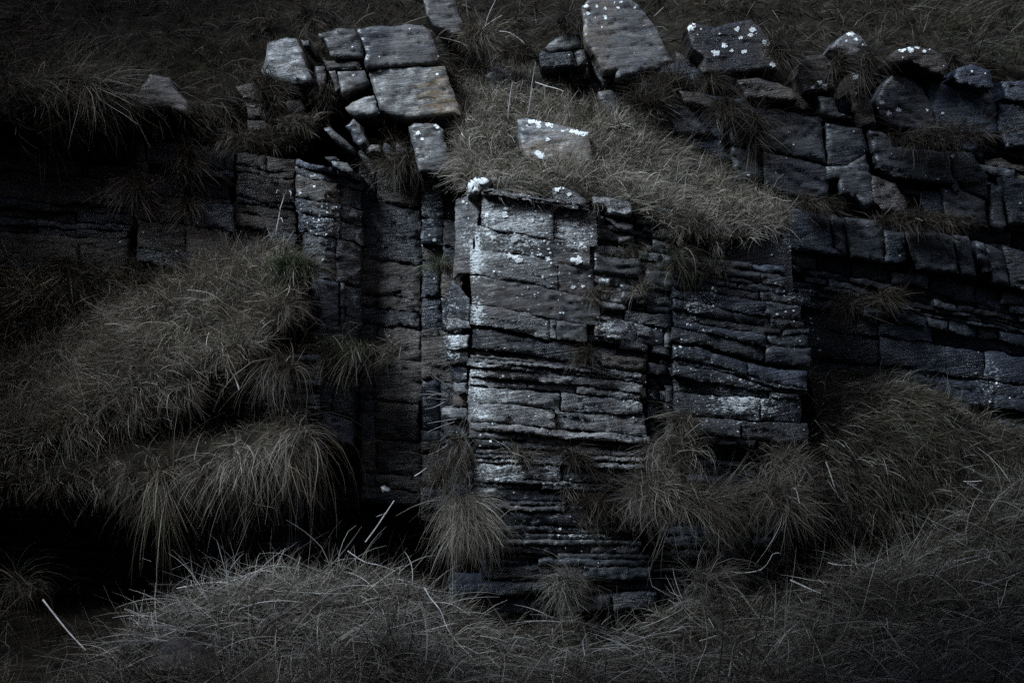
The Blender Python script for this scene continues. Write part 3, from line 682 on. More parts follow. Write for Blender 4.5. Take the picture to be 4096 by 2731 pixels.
# ================================================================== RIGHT CLIFF
def rc_y(X, Y): return 1.0 + .0004 * (X - 660)
RC = [
    (z2([(1370, 890), (1420, 880), (1600, 920), (1700, 960), (1700, 1030), (1780, 1100), (1770, 1142), (1600, 1135), (1500, 1130), (1440, 1000)]), 0, 'slate'),
    (z2([(1715, 955), (1880, 960), (1912, 1170), (1880, 1190), (1785, 1110), (1710, 1020)]), .0, 'blue'),
    (z2([(1545, 780), (1700, 800), (1830, 850), (1880, 930), (1760, 920), (1600, 880)]), -.08, 'brown'),
    (z2([(1850, 860), (2080, 845), (2150, 1020), (1960, 1005), (1890, 940)]), -.02, 'slate'),
    (z2([(1960, 1010), (2145, 1025), (2217, 1240), (2200, 1262), (1990, 1230), (1975, 1100)]), -.03, 'slate'),
    (z2([(1990, 1262), (2160, 1278), (2262, 1540), (2080, 1530), (2010, 1440)]), -.02, 'slate'),
    (z2([(2040, 690), (2200, 670), (2352, 720), (2480, 760), (2540, 860), (2352, 850), (2120, 830), (2070, 760)]), -.12, 'brown'),
    (z2([(1490, 1140), (1800, 1170), (1910, 1200), (1960, 1385), (1750, 1290)]), .03, 'blue'),
    (z3([(480, 490), (640, 480), (700, 560), (762, 690), (735, 782), (480, 775), (430, 640)]), -.06, 'brown'),
    (z3([(1240, 640), (1360, 670), (1470, 760), (1540, 900), (1565, 1000), (1618, 1148), (1480, 1140), (1240, 1060), (1110, 990), (1095, 870), (1160, 720)]), -.02, 'slate'),
    (z3([(1515, 680), (1700, 740), (1900, 780), (2080, 820), (2110, 950), (2130, 1100), (1900, 1290), (1700, 1230), (1630, 1140), (1570, 960), (1540, 800)]), .02, 'blue'),
    (z3([(860, 640), (940, 620), (990, 720), (1030, 860), (1085, 1045), (960, 1070), (900, 900), (870, 760)]), -.04, 'brown'),
    (z3([(600, 830), (720, 840), (750, 950), (880, 1000), (740, 997), (640, 960)]), -.05, 'slab'),
    (z3([(10, 910), (300, 950), (600, 1040), (650, 1380), (400, 1330), (140, 1258), (70, 1080)]), -.02, 'slate'),
    (z3([(662, 1050), (950, 1110), (1012, 1290), (862, 1400), (680, 1388)]), -.01, 'slate'),
    (z3([(1040, 1120), (1170, 1150), (1240, 1260), (1690, 1300), (1740, 1558), (1500, 1540), (1240, 1500), (1120, 1420), (1060, 1250)]), -.08, 'slate'),
    (z3([(1700, 1300), (1900, 1320), (2030, 1500), (1970, 1567), (1765, 1542)]), -.05, 'dark'),
    (z3([(2170, 700), (2440, 700), (2440, 880), (2200, 850)]), -.02, 'blue'),
    (z3([(2150, 900), (2300, 900), (2440, 960), (2440, 1250), (2200, 1240), (2140, 1100)]), .0, 'dark'),
    (z8([(82, 155), (240, 190), (432, 240), (445, 350), (440, 412), (300, 412), (190, 395), (100, 350)]), -.03, 'slate'),
    (z8([(446, 243), (560, 238), (660, 172), (690, 290), (712, 440), (670, 467), (610, 402), (530, 382), (512, 310), (452, 302)]), -.04, 'slate'),
    (z8([(704, 292), (830, 342), (890, 430), (897, 515), (770, 480), (716, 430)]), -.05, 'brown'),
    (z8([(862, 347), (980, 382), (1088, 382), (1113, 490), (1080, 507), (1012, 520), (972, 407), (880, 392)]), .03, 'blue'),
    (z8([(1095, 362), (1200, 372), (1340, 430), (1350, 570), (1200, 542), (1130, 530)]), -.02, 'slate'),
    (z8([(1142, 302), (1182, 300), (1202, 366), (1172, 374)]), -.06, 'dark'),
    (z8([(1210, 292), (1350, 322), (1362, 420), (1215, 366)]), .0, 'dark'),
    (z8([(1380, 340), (1440, 440), (1462, 560), (1440, 602), (1382, 560)]), -.03, 'slate'),
    (z8([(1450, 300), (1660, 330), (1660, 560), (1490, 560), (1470, 440)]), -.02, 'dark'),
    (z8([(165, 470), (300, 482), (452, 530), (468, 690), (545, 745), (400, 720), (250, 708), (160, 690)]), -.03, 'blue'),
    (z8([(466, 500), (548, 560), (556, 732), (492, 700)]), -.04, 'slate'),
    (z8([(552, 532), (720, 547), (760, 602), (765, 775), (590, 745), (572, 660)]), -.06, 'slate'),
    (z8([(772, 605), (880, 622), (890, 772), (780, 778)]), -.04, 'blue'),
    (z8([(897, 607), (1110, 622), (1152, 642), (1190, 840), (980, 807), (932, 692)]), -.09, 'slate'),
    (z8([(1172, 632), (1250, 642), (1292, 852), (1212, 842)]), -.08, 'slate'),
    (z8([(1297, 662), (1340, 680), (1382, 820), (1332, 832), (1306, 760)]), -.06, 'slate'),
    (z8([(1348, 682), (1440, 722), (1482, 912), (1397, 882), (1388, 810)]), -.07, 'slate'),
    (z8([(1450, 690), (1660, 760), (1660, 960), (1492, 912)]), -.05, 'dark'),
    (z8([(590, 762), (790, 795), (800, 870), (600, 850)]), .12, 'dark'),
    (z8([(870, 830), (980, 850), (970, 950), (880, 930)]), .15, 'dark'),
    (z8([(1062, 905), (1120, 912), (1122, 942), (1065, 935)]), .14, 'dark'),
    (z8([(1350, 980), (1410, 985), (1412, 1005), (1352, 1002)]), .12, 'slate'),
    (z8([(1285, 960), (1330, 965), (1330, 990), (1287, 985)]), .14, 'dark')]
def grow(p, d):
    c = np.mean(np.array(p), 0); q = np.array(p) - c; r_ = np.linalg.norm(q, axis=1, keepdims=True)
    return [tuple(v) for v in c + q * (1 + d / np.maximum(r_, 1))]
for i, (p, dy, mt) in enumerate(RC):
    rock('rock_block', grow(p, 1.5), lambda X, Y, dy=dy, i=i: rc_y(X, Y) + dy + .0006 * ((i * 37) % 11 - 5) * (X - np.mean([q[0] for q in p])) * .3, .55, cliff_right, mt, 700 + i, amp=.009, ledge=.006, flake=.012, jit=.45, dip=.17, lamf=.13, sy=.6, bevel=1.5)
# beds between and behind them
sl_lines = lambda a, b, n, l, r, drop: lines(a, b, n, l, r, 0, 0, drop)
strata(cliff_right, sl_lines(60, 205, 11, 655, 1160, 108), 655, lambda y: 1160, lambda X, Y: rc_y(X, Y) + .12, ['slate', 'brown', 'blue'], 111, block=(34, 90), sub=(1, 2), gap=.6, off=.05, recess=.25, thick=.4, name='rock_block', step=4.5)
strata(cliff_right, sl_lines(205, 250, 4, 770, 1160, 104), 776, lambda y: 1160, lambda X, Y: rc_y(X, Y) + .14, ['slate', 'blue'], 113, block=(28, 70), sub=(1, 2), gap=.6, off=.05, recess=.25, thick=.4, name='rock_block', step=4.5)
strata(cliff_right, sl_lines(248, 300, 5, 775, 1160, 70), 775, lambda y: 1160, lambda X, Y: rc_y(X, Y) + .08, ['slate', 'slate', 'blue'], 117, block=(16, 48), sub=(1, 2), gap=1.2, off=.06, recess=.25, thick=.4, name='rock_block', step=4.5)
strata(cliff_right, sl_lines(300, 440, 8, 780, 1160, 48), 788, lambda y: 1160, lambda X, Y: 1.22 + .0002 * (X - 800), ['blue', 'dark', 'blue', 'dark'], 121, block=(40, 120), sub=(1, 2), gap=.35, off=.03, recess=.12, thick=.4, name='rock_block', step=4.5)

# ================================================================== LOOSE BLOCKS AT THE TOP (each a thing)
LOOSE = [
 ('rock_slab', z1([(365, 360), (520, 320), (610, 330), (660, 430), (690, 560), (738, 665), (725, 705), (580, 712), (470, 690), (340, 660), (310, 600), (350, 500)]), 1.2, 'grey', 'pale rounded slab at left end of the upper block cluster, grass above'),
 ('rock_slab', z1([(800, 290), (1000, 235), (1110, 250), (1170, 370), (1180, 490), (1070, 498), (985, 500), (900, 470), (860, 350), (800, 320)]), 1.24, 'slab', 'brown squarish block just left of the broad pale top slab'),
 ('rock_slab', z1([(838, 515), (985, 512), (1150, 520), (1165, 590), (1040, 595), (870, 598)]), 1.27, 'brown', 'thin brown slab lying directly under the brown squarish block'),
 ('rock_slab', z1([(1125, 250), (1260, 225), (1500, 222), (1540, 205), (1690, 215), (1750, 260), (1790, 370), (1840, 500), (1760, 545), (1500, 568), (1200, 583), (1190, 540), (1210, 460), (1170, 340)]), 1.15, 'grey', 'broad pale slab with chipped right corner, on top of the ochre-banded slab'),
 ('rock_slab', z1([(1230, 620), (1290, 592), (1500, 578), (1880, 565), (1900, 640), (2020, 980), (1830, 985), (1550, 1005), (1430, 985), (1330, 935), (1260, 740)]), 1.1, 'ochre', 'largest square slab of the upper left cluster, with an ochre band'),
 ('rock_slab', z1([(960, 610), (1190, 605), (1235, 715), (1120, 760), (1000, 815), (975, 700)]), 1.2, 'grey', 'small wedge-shaped block left of the ochre-banded slab, pointed base'),
 ('rock_slab', z1([(885, 605), (940, 600), (990, 735), (945, 770), (910, 680)]), 1.24, 'grey', 'narrow upright sliver beside the small wedge-shaped block'),
 ('rock_slab', z1([(1030, 920), (1090, 870), (1200, 830), (1275, 812), (1320, 970), (1180, 985), (1060, 970)]), 1.16, 'ochre', 'pale low block tucked under the lower left corner of the ochre-banded slab'),
 ('rock_slab', z1([(765, 570), (845, 560), (865, 650), (850, 740), (820, 815), (760, 700)]), 1.27, 'grey', 'small upright stone right of the pale rounded slab'),
 ('rock_slab', z1([(650, 340), (720, 345), (715, 385), (670, 390)]), 1.3, 'slab', 'tiny stone peeping out above the gap right of the rounded slab'),
 ('rock_slab', z1([(1690, -60), (1940, -60), (1965, 0), (2000, 130), (2032, 200), (2010, 315), (1920, 290), (1790, 220), (1720, 130)]), 1.5, 'slab', 'brownish slab cut by the top edge, above the broad pale slab'),
 ('rock_slab', z1([(1575, 1090), (1620, 1050), (1800, 1060), (1865, 1100), (1870, 1200), (1895, 1260), (1975, 1440), (1960, 1455), (1780, 1465), (1655, 1465), (1625, 1320), (1590, 1200)]), .85, 'grey', 'pale upright slab below the ochre-banded slab, hanging over the recess'),
 ('loose_stone', z1([(845, 1095), (890, 1080), (960, 1140), (1110, 1270), (1085, 1305), (1000, 1240), (900, 1160)]), .92, 'grey', 'long flat stone tilted down to the right among the rubble'),
 ('loose_stone', z1([(1030, 1080), (1095, 1015), (1150, 1070), (1160, 1110), (1205, 1180), (1205, 1220), (1155, 1250), (1100, 1200), (1080, 1120)]), .92, 'grey', 'cracked stone standing on its corner above the layered column'),
 ('loose_stone', z1([(1210, 1235), (1320, 1235), (1332, 1300), (1210, 1305)]), .93, 'grey', 'small square stone below the green lichen patch'),
 ('loose_stone', z1([(1360, 1210), (1440, 1270), (1445, 1320), (1380, 1335), (1350, 1270)]), .95, 'dark', 'small dark stone right of the small square stone'),
 ('loose_stone', z1([(1470, 1220), (1545, 1270), (1540, 1320), (1460, 1322)]), .98, 'dark', 'small dark wedge nearest the pale upright slab in the rubble'),
 ('loose_stone', z1([(850, 1340), (940, 1335), (980, 1370), (890, 1375)]), .85, 'dark', 'thin dark flake of stone on top of the layered column'),
 ('loose_stone', z1([(915, 1375), (1040, 1390), (1090, 1450), (1080, 1490), (920, 1420)]), .82, 'slab', 'grey block with cut corners on the right shoulder of the layered column'),
 ('rock_slab', z1([(90, 740), (240, 710), (290, 790), (292, 862), (160, 830)]), 1.3, 'brown', 'dim purple-brown block in the grass below and left of the rounded slab'),
 ('rock_slab', z1([(180, 880), (320, 880), (332, 1002), (200, 1005)]), 1.3, 'brown', 'dim square block, middle of three stacked left of the rubble'),
 ('rock_slab', z1([(190, 1030), (340, 1030), (372, 1132), (190, 1112)]), 1.28, 'brown', 'dim block, lowest of three stacked left of the rubble'),
 ('rock_slab', z1([(530, 860), (650, 850), (692, 940), (620, 978), (530, 950)]), 1.28, 'brown', 'dim low block in the grass under the pale rounded slab'),
 ('rock_slab', z1([(600, 1000), (710, 980), (742, 1040), (640, 1072)]), 1.2, 'slab', 'small lichen-streaked stone half sunk in grass left of the tilted stone'),
 ('rock_slab', z4([(1105, 95), (1180, -5), (1330, 20), (1360, 100), (1470, 215), (1465, 300), (1330, 255), (1200, 245), (1110, 240), (1070, 180)]), 1.05, 'slab', 'dim overhanging slab at far left under the grassy brow'),
 ('rock_slab', z4([(940, 110), (1080, 100), (1060, 230), (940, 235)]), 1.2, 'dark', 'dark block at the left side of the dim overhanging slab'),
 ('loose_stone', z4([(1185, 360), (1300, 345), (1325, 380), (1200, 385)]), 1.3, 'slab', 'upper of two flat pebbles under the dim overhanging slab'),
 ('loose_stone', z4([(1225, 400), (1330, 385), (1340, 420), (1230, 432)]), 1.28, 'slab', 'lower of two flat pebbles under the dim overhanging slab'),
 ('rock_slab', z2([(380, 405), (480, 320), (600, 275), (690, 300), (698, 402), (560, 433), (420, 438)]), 1.3, 'slab', 'rounded cap stone on the cracked block left of the giant slab'),
 ('rock_slab', z2([(335, 455), (360, 435), (430, 452), (560, 444), (618, 432), (655, 558), (400, 587), (350, 577)]), 1.26, 'dark', 'dark low block with a black wet face under the rounded cap stone'),
 ('rock_slab', z2([(628, 430), (690, 417), (720, 422), (750, 500), (746, 547), (668, 556)]), 1.28, 'slab', 'small corner piece right of the dark low block under the cap stone'),
 ('rock_slab', z2([(700, 50), (760, -10), (1100, -20), (1180, 40), (1240, 110), (1330, 240), (1390, 350), (1420, 430), (1482, 522), (1380, 570), (1200, 612), (1040, 672), (985, 662), (990, 600), (880, 612), (830, 500), (745, 380), (710, 300), (720, 200)]), 1.12, 'grey', 'giant leaning slab with white lichen spots along its top, top centre'),
 ('rock_slab', z2([(755, 400), (815, 500), (870, 625), (975, 612), (975, 668), (880, 722), (800, 600)]), 1.3, 'dark', 'dark broken wedge under the lower left edge of the giant slab'),
 ('rock_slab', z2([(1600, 230), (1640, 195), (1840, 240), (2000, 185), (2150, 170), (2230, 240), (2320, 390), (2387, 600), (2300, 592), (2000, 617), (1740, 632), (1710, 580), (1750, 490), (1640, 400)]), 1.1, 'brown', 'wide dark slab dotted with round white lichens, right of the giant slab'),
 ('rock_slab', z2([(1500, 440), (1600, 480), (1642, 560), (1530, 617), (1500, 560)]), 1.35, 'brown', 'shadowed chunk between the giant slab and the wide dark slab'),
 ('loose_stone', z2([(1600, 590), (1670, 570), (1672, 682), (1610, 672)]), 1.35, 'dark', 'small dangling stone below the shadowed chunk between two slabs'),
 ('rock_slab', z2([(840, 780), (960, 768), (1002, 820), (1027, 932), (940, 962), (850, 880)]), 1.25, 'slab', 'small pale stone in the grass under the giant slab'),
 ('rock_slab', z2([(150, 1020), (240, 1008), (400, 1050), (600, 1085), (757, 1132), (775, 1260), (797, 1400), (600, 1400), (400, 1390), (240, 1380), (165, 1260)]), .62, 'grey', 'pale block with white lichen crust standing in grass atop the buttress'),
 ('rock_slab', z2([(-30, 560), (60, 600), (90, 660), (40, 740), (-60, 720), (-130, 640)]), 1.6, 'slab', 'lichen-blotched stone in the grass right of the ochre-banded slab'),
 ('rock_slab', z3([(810, 290), (870, 262), (960, 310), (1017, 390), (965, 420), (945, 490), (830, 465), (740, 430), (690, 420), (740, 340)]), 1.15, 'slab', 'dome-topped stone with a lichen crown, right of the wide dark slab'),
 ('rock_slab', z3([(1190, 500), (1260, 430), (1400, 392), (1560, 420), (1660, 470), (1702, 560), (1690, 672), (1560, 620), (1460, 570), (1390, 522), (1300, 545), (1195, 547)]), .95, 'brown', 'arched rock with white lichen along its brow, upper right'),
 ('rock_slab', z3([(1750, 660), (1780, 580), (1900, 550), (2060, 600), (2092, 750), (2060, 767), (1960, 750), (1800, 710)]), 1.0, 'blue', 'blunt dark rock to the right of the arched rock'),
]
loose_objs = []
for i, (nm, p, y, mt, lab) in enumerate(LOOSE):
    tilt = ((i * 53) % 7 - 3) * .0006
    cx = np.mean([q[0] for q in p]); cy = np.mean([q[1] for q in p])
    o = rock(nm, p, lambda X, Y, y=y, tilt=tilt, cx=cx, cy=cy: y + tilt * (X - cx) + .0012 * (cy - Y), .5, None, mt, 1300 + i, step=2.8 if nm == 'loose_stone' else 3.2,
             amp=.007, ledge=.0025, jit=.42, bevel=1.5, chamfer=.022, dip=.05, lamf=.14, sy=.6, flake=.010)
    tag(o, lab, 'rock' if nm == 'rock_slab' else 'stone', 'blocks of the upper cliff' if nm == 'rock_slab' else 'loose stones on the ledges')
    loose_objs.append(o)
# white stone crust on the top left corner of the buttress
o = rock('rock_block', z6([(255, 175), (270, 120), (310, 88), (390, 92), (420, 120), (400, 170), (340, 195), (300, 200), (270, 215)]), .02, .4, butt, 'grey', 1500, step=2.5, amp=.02, chamfer=.04, bevel=4)
strata(butt, [z6([(350, 172), (430, 160), (700, 215), (1010, 262)]), z6([(350, 186), (430, 178), (700, 232), (1010, 282)]), z6([(350, 200), (430, 200), (700, 244), (1010, 300)])], 482, lambda y: 588, lambda X, Y: -.04 + 0 * X, ['strata'], 1511, block=(25, 60), sub=(1, 1), gap=.4, off=.02, recess=.1)
rock('rock_slab', z6([(800, 160), (850, 150), (960, 190), (1020, 240), (1000, 290), (880, 262), (800, 205)]), -.02, .4, butt, 'strata', 1520, step=2.6)

# boulder at the bottom left
def boulder():
    c = pw(178, 684, -2.05); n1, n2 = 40, 26
    u = np.linspace(0, 2 * np.pi, n1, endpoint=False); v = np.linspace(0, np.pi, n2)
    U, Vv = np.meshgrid(u, v)
    d = np.stack([np.cos(U) * np.sin(Vv), np.sin(U) * np.sin(Vv), np.cos(Vv)], -1)
    r = 1 + (fbm(d[..., 0] * 1.7 + 5, d[..., 1] * 1.7 + 5, d[..., 2] * 1.7 + 5, 77, 4) - .5) * .25
    P = c + d * r[..., None] * np.array([.27, .25, .25])
    ii = np.arange(n1 * n2).reshape(n2, n1); jj = np.roll(ii, -1, 1)
    F = np.stack([ii[:-1], ii[1:], jj[1:], jj[:-1]], -1).reshape(-1, 4)
    o = link('boulder', np_mesh('boulder', P.reshape(-1, 3), F, True, {'lich': ('FLOAT', np.zeros(n1 * n2))}), M['brown'])
    tag(o, 'dark rounded boulder in the grass at the bottom left edge', 'boulder')
boulder()

# ------------------------------------------------------------------ lichen crusts laid on the finished faces
AV = np.vstack(FRONT_V); AF = np.vstack(FRONT_F)
bvh = BVHTree.FromPolygons(AV.tolist(), AF.tolist())
CAMV = Vector((0, -CAM_D, CAM_Z))
def hit(px, py):
    d = Vector(pw(px, py, 0.0).tolist()) - CAMV; d.normalize()
    loc, nor, idx, dist = bvh.ray_cast(CAMV, d)
    return (loc, nor, idx)
SP = []
SP += [(*p, r * .11692, s) for p, r, s in zip(z2([(740, 55), (830, 55), (900, 70), (1010, 65), (1155, 65), (755, 115), (895, 135), (905, 155), (815, 148), (705, 160), (870, 232), (995, 165), (1035, 15), (980, 22), (1290, 292), (1230, 220), (1150, 450),
     (1635, 240), (1660, 200), (1720, 248), (2030, 250), (2160, 255), (2140, 298), (2055, 322), (1918, 390), (1840, 450), (2088, 440), (1980, 432), (1880, 290), (2275, 365), (1690, 298), (2190, 285), (515, 342), (590, 468),
     (270, 1030), (325, 1048), (420, 1052), (330, 1078), (445, 1085), (635, 1115), (665, 1130), (720, 1135), (745, 1140), (535, 1120), (410, 1193), (325, 1310), (350, 1325), (230, 1070), (2125, 1500), (1885, 1210)]),
     [22, 14, 16, 15, 11, 18, 17, 15, 9, 11, 8, 6, 16, 10, 5, 5, 5, 40, 16, 12, 25, 24, 22, 20, 28, 38, 26, 18, 10, 34, 9, 7, 8, 10, 34, 26, 40, 24, 12, 40, 30, 34, 20, 16, 20, 30, 35, 9, 16, 9], [0] * 50)]
SP += [(*p, r * .11692, 0) for p, r in zip(z3([(30, 255), (15, 300), (150, 370), (205, 550), (865, 285), (915, 335), (830, 350), (985, 375), (610, 705), (650, 740), (545, 745), (650, 672), (900, 655), (910, 745), (915, 800), (725, 625),
     (1385, 415), (1440, 402), (1310, 425), (1500, 437), (1380, 445), (1195, 495), (1315, 490), (1545, 418), (1905, 608), (2020, 627), (1665, 563), (1135, 875), (1275, 940), (1195, 965), (1098, 920), (1740, 1333), (1615, 1532), (1325, 735), (805, 980), (1525, 940), (1655, 965)]),
     [28, 20, 34, 28, 36, 18, 12, 22, 24, 28, 18, 24, 34, 20, 14, 14, 34, 24, 32, 16, 16, 12, 10, 12, 11, 7, 7, 22, 24, 24, 12, 16, 10, 5, 5, 16, 16])]
SP += [(*p, r * .11692, 0) for p, r in zip(z1([(1090, 400), (1105, 642), (1318, 600), (1815, 632), (1580, 245), (2090, 655), (2230, 715), (2240, 740), (1655, 1135), (1685, 1185), (1820, 1075), (370, 1030), (630, 1030), (968, 1078), (1250, 1075), (1830, 480), (1200, 430), (1320, 482)]),
     [10, 18, 18, 14, 10, 26, 30, 26, 22, 16, 30, 16, 26, 14, 12, 12, 12, 9])]
SP += [(*p, r * .15944, 0) for p, r in zip(z6([(498, 325), (388, 328), (430, 470), (730, 352), (560, 480), (565, 590), (590, 608), (535, 575), (775, 605), (948, 612), (985, 505), (930, 780), (990, 775), (740, 715), (760, 1012), (695, 1070), (432, 680), (468, 684), (1170, 1012), (1105, 745), (1140, 752),
     (700, 470), (770, 505), (785, 565), (515, 420), (885, 330), (672, 362), (848, 940), (868, 940), (550, 182), (655, 200), (600, 200), (830, 165), (905, 200), (710, 815), (578, 845), (345, 260), (510, 290), (940, 385), (820, 150), (870, 158),
     (300, 120), (340, 110), (275, 150), (330, 160), (290, 180), (265, 205), (385, 105), (240, 245), (262, 255), (1165, 300), (10, 210), (1480, 1045), (1550, 880)]),
     [24, 18, 18, 14, 26, 22, 26, 22, 20, 36, 20, 16, 12, 10, 9, 8, 8, 8, 18, 24, 26, 7, 7, 8, 20, 18, 12, 7, 7, 18, 14, 10, 22, 16, 7, 7, 10, 16, 18, 14, 9,
      36, 40, 26, 26, 22, 14, 26, 12, 8, 24, 14, 10, 10])]
SP += [(*p, r * .17538, 0) for p, r in zip(z7([(785, 572), (797, 618), (728, 808), (570, 915), (600, 905), (580, 955), (875, 962), (660, 782), (915, 1125), (1350, 770), (1385, 860), (1395, 925), (1200, 705), (1245, 700), (1290, 645), (1145, 1250), (1120, 380), (725, 340)]),
     [9, 9, 8, 8, 9, 7, 8, 6, 9, 9, 9, 9, 8, 8, 8, 6, 8, 8])]
SP += [(*p, r * .1435, 0) for p, r in zip(z5([(0, 0)]), [1])][:0]
rg = np.random.default_rng(5)
# scattered small lichens on the dark right half and on the lower beds
for cx, cy, rx, ry, n in ((740, 402, 60, 26, 110), (640, 405, 32, 22, 45), (560, 470, 70, 30, 50), (700, 340, 28, 40, 30), (615, 330, 28, 14, 40), (520, 235, 38, 30, 110), (580, 228, 22, 22, 80), (545, 290, 45, 25, 35), (625, 332, 22, 10, 40), (490, 400, 30, 70, 45), (320, 215, 22, 40, 40), (430, 215, 12, 40, 40),
                          (150, 210, 60, 25, 30), (795, 290, 20, 50, 25), (600, 535, 50, 25, 30), (250, 395, 60, 22, 40), (990, 385, 25, 35, 25), (880, 190, 110, 70, 40), (340, 345, 50, 30, 25)):
    for _ in range(n):
        SP.append((cx + rg.normal() * rx * .6, cy + rg.normal() * ry * .6, abs(rg.normal()) * .55 + .35, 1))
GREEN = [(*p, r * .11692) for p, r in zip(z1([(850, 1250), (1300, 1170), (1270, 1200), (1420, 1190), (1440, 1235), (780, 1265), (1240, 1150), (1165, 1270), (1205, 1340), (1090, 1365), (1330, 1190), (835, 935)]), [36, 40, 30, 30, 30, 26, 24, 14, 16, 16, 26, 16])]
GREEN += [(*p, r * .15947) for p, r in zip(y1([(1520, 1035), (1670, 590), (1620, 1070), (1570, 1140), (1235, 1165), (1330, 1005), (1240, 1230), (1570, 1210), (1700, 1310), (450, 605), (105, 710), (640, 465), (2010, 600), (1790, 615), (870, 1200)]), [34, 26, 22, 16, 18, 12, 16, 20, 12, 10, 8, 10, 12, 10, 8])]
lich_by = {}
def patch(px, py, r, green, seed):
    h0 = hit(px, py)
    if h0[0] is None: return
    ob = FRONT_OBJ[h0[2]]
    n = 15 if r > 1.2 else 7
    rr = np.random.default_rng(seed)
    el = rr.uniform(.7, 1.0)
    a0 = rr.uniform(0, 6.28)
    lift = (.010 if r > 1.2 else .007) if ob.parent == butt else .0045
    vs_ = [h0[0] + Vector((0, -lift, 0))]
    for k in range(n):
        a = a0 + 2 * math.pi * k / n
        q = r * rr.uniform(.4, 1.2)
        hx = hit(px + math.cos(a) * q, py + math.sin(a) * q * el)
        if hx[0] is None or abs(hx[0].y - h0[0].y) > .05: vs_.append(h0[0] + Vector((math.cos(a) * q, 0, -math.sin(a) * q * el)) / PXM * .3)
        else: vs_.append(hx[0] + Vector((0, -lift * .75, 0)))
    lst = lich_by.setdefault((ob, green), ([], []))
    b = len(lst[0]); lst[0].extend([tuple(v) for v in vs_])
    lst[1].extend([(b, b + 1 + (k + 1) % n, b + 1 + k) for k in range(n)])
for i, (px_, py_, r_, s_) in enumerate(SP):
    if r_ > 1.6:
        rr = np.random.default_rng(900 + i)
        patch(px_, py_, r_ * .95, False, i)
        for k in range(5):
            a = rr.uniform(0, 6.28); patch(px_ + math.cos(a) * r_ * .7, py_ + math.sin(a) * r_ * .55, r_ * rr.uniform(.25, .55), False, 5000 + i * 7 + k)
    else: patch(px_, py_, r_, False, i)
for i, (px_, py_, r_) in enumerate(GREEN):
    rr = np.random.default_rng(300 + i)
    for k in range(12):
        patch(px_ + rr.normal() * r_ * .5, py_ + rr.normal() * r_ * .4, r_ * rr.uniform(.1, .32), True, 7000 + i * 13 + k)
for (ob, green), (vv, ff) in lich_by.items():
    o = link('lichen', np_mesh('lichen', vv, ff, True), M['lichen_green' if green else 'lichen'], ob)
    o['kind'] = 'stuff'

# keep the buttress parts where they are although its Empty stands at its foot
for ch in butt.children: ch.matrix_parent_inverse = BUTT_INV

# ================================================================== GRASS
STRAW = [(.19, .16, .125), (.105, .085, .066), (.37, .345, .305), (.052, .038, .027), (.024, .017, .012), (.04, .058, .022)]
def pick_cols(n, rng, weights):
    wts = np.array(weights, float); wts /= wts.sum()
    c = np.array(STRAW)[rng.choice(len(STRAW), n, p=wts)]
    return c * (rng.uniform(.5, 1.2, (n, 1)) * np.where(rng.random((n, 1)) < .08, 1.6, 1))
W_MIX = (3, 3, 2, 3, 2.5, .8); W_PALE = (3, 2.5, 4, 1.5, .8, 1.0); W_BROWN = (1, 2.5, .3, 4, 5, .4); W_DARK = (.4, 1.6, .1, 3.5, 6, .4); W_WARM = (6, 3, 3, 2, .6, .3); W_GREEN = (1.5, 1.5, .5, 1, 1, 4); W_DIM = (1.5, 3, .7, 3, 2.5, 1.5)

class Grass:
    def __init__(s): s.V, s.F, s.C, s.n = [], [], [], 0
    def add(s, P, D, L, width, grav, curl, cols, rng, nseg=5, floor=None, swirl=0.0, sfreq=2.0, bend=None):
        n = len(P)
        if n == 0: return
        D = D / np.maximum(np.linalg.norm(D, axis=1, keepdims=True), 1e-6)
        L = np.broadcast_to(L, (n,)); width = np.broadcast_to(width, (n,))
        side = np.cross(D, rng.normal(size=(n, 3))); side /= np.maximum(np.linalg.norm(side, axis=1, keepdims=True), 1e-6)
        bend = rng.normal(size=(n, 3)) * curl if bend is None else bend + rng.normal(size=(n, 3)) * curl * .4
        p = P.copy(); d = D.copy(); rows = []; crow = []
        for k in range(nseg + 1):
            wk = width * (1 - .8 * (k / nseg) ** 1.4)
            rows.append(p - side * wk[:, None] * .5); rows.append(p + side * wk[:, None] * .5)
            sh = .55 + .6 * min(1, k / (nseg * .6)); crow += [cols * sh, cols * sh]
            if k == nseg: break
            p = p + d * (L / nseg)[:, None]
            if floor is not None:
                f = floor(p[:, 0], p[:, 1]) + .01; p[:, 2] = np.maximum(p[:, 2], f)
            d = d + bend; d[:, 2] -= grav
            kk = rng.random(n) < .1; d[kk] += rng.normal(0, .8, (int(kk.sum()), 3))
            if swirl:
                d[:, 0] += swirl * (vnoise(p[:, 0] * sfreq, p[:, 1] * sfreq, p[:, 2] * sfreq, 61) - .5)
                d[:, 2] += swirl * .5 * (vnoise(p[:, 0] * sfreq, p[:, 1] * sfreq, p[:, 2] * sfreq, 63) - .5)
            d /= np.maximum(np.linalg.norm(d, axis=1, keepdims=True), 1e-6)
        K = 2 * (nseg + 1)
        V = np.stack(rows, 1).reshape(-1, 3); C = np.stack(crow, 1).reshape(-1, 3)
        base = (np.arange(n) * K + s.n)[:, None]
        for k in range(nseg):
            s.F.append(np.concatenate([base + 2 * k, base + 2 * k + 1, base + 2 * k + 3, base + 2 * k + 2], 1))
        s.V.append(V); s.C.append(C); s.n += n * K
    def build(s, name, label, cat='grass', kind='stuff', group=None):
        V = np.vstack(s.V); C = np.hstack([np.vstack(s.C), np.ones((len(V), 1))])
        o = link(name, np_mesh(name, V, np.vstack(s.F), True, {'col': ('FLOAT_COLOR', C)}), M['grass'])
        return tag(o, label, cat, group, kind)

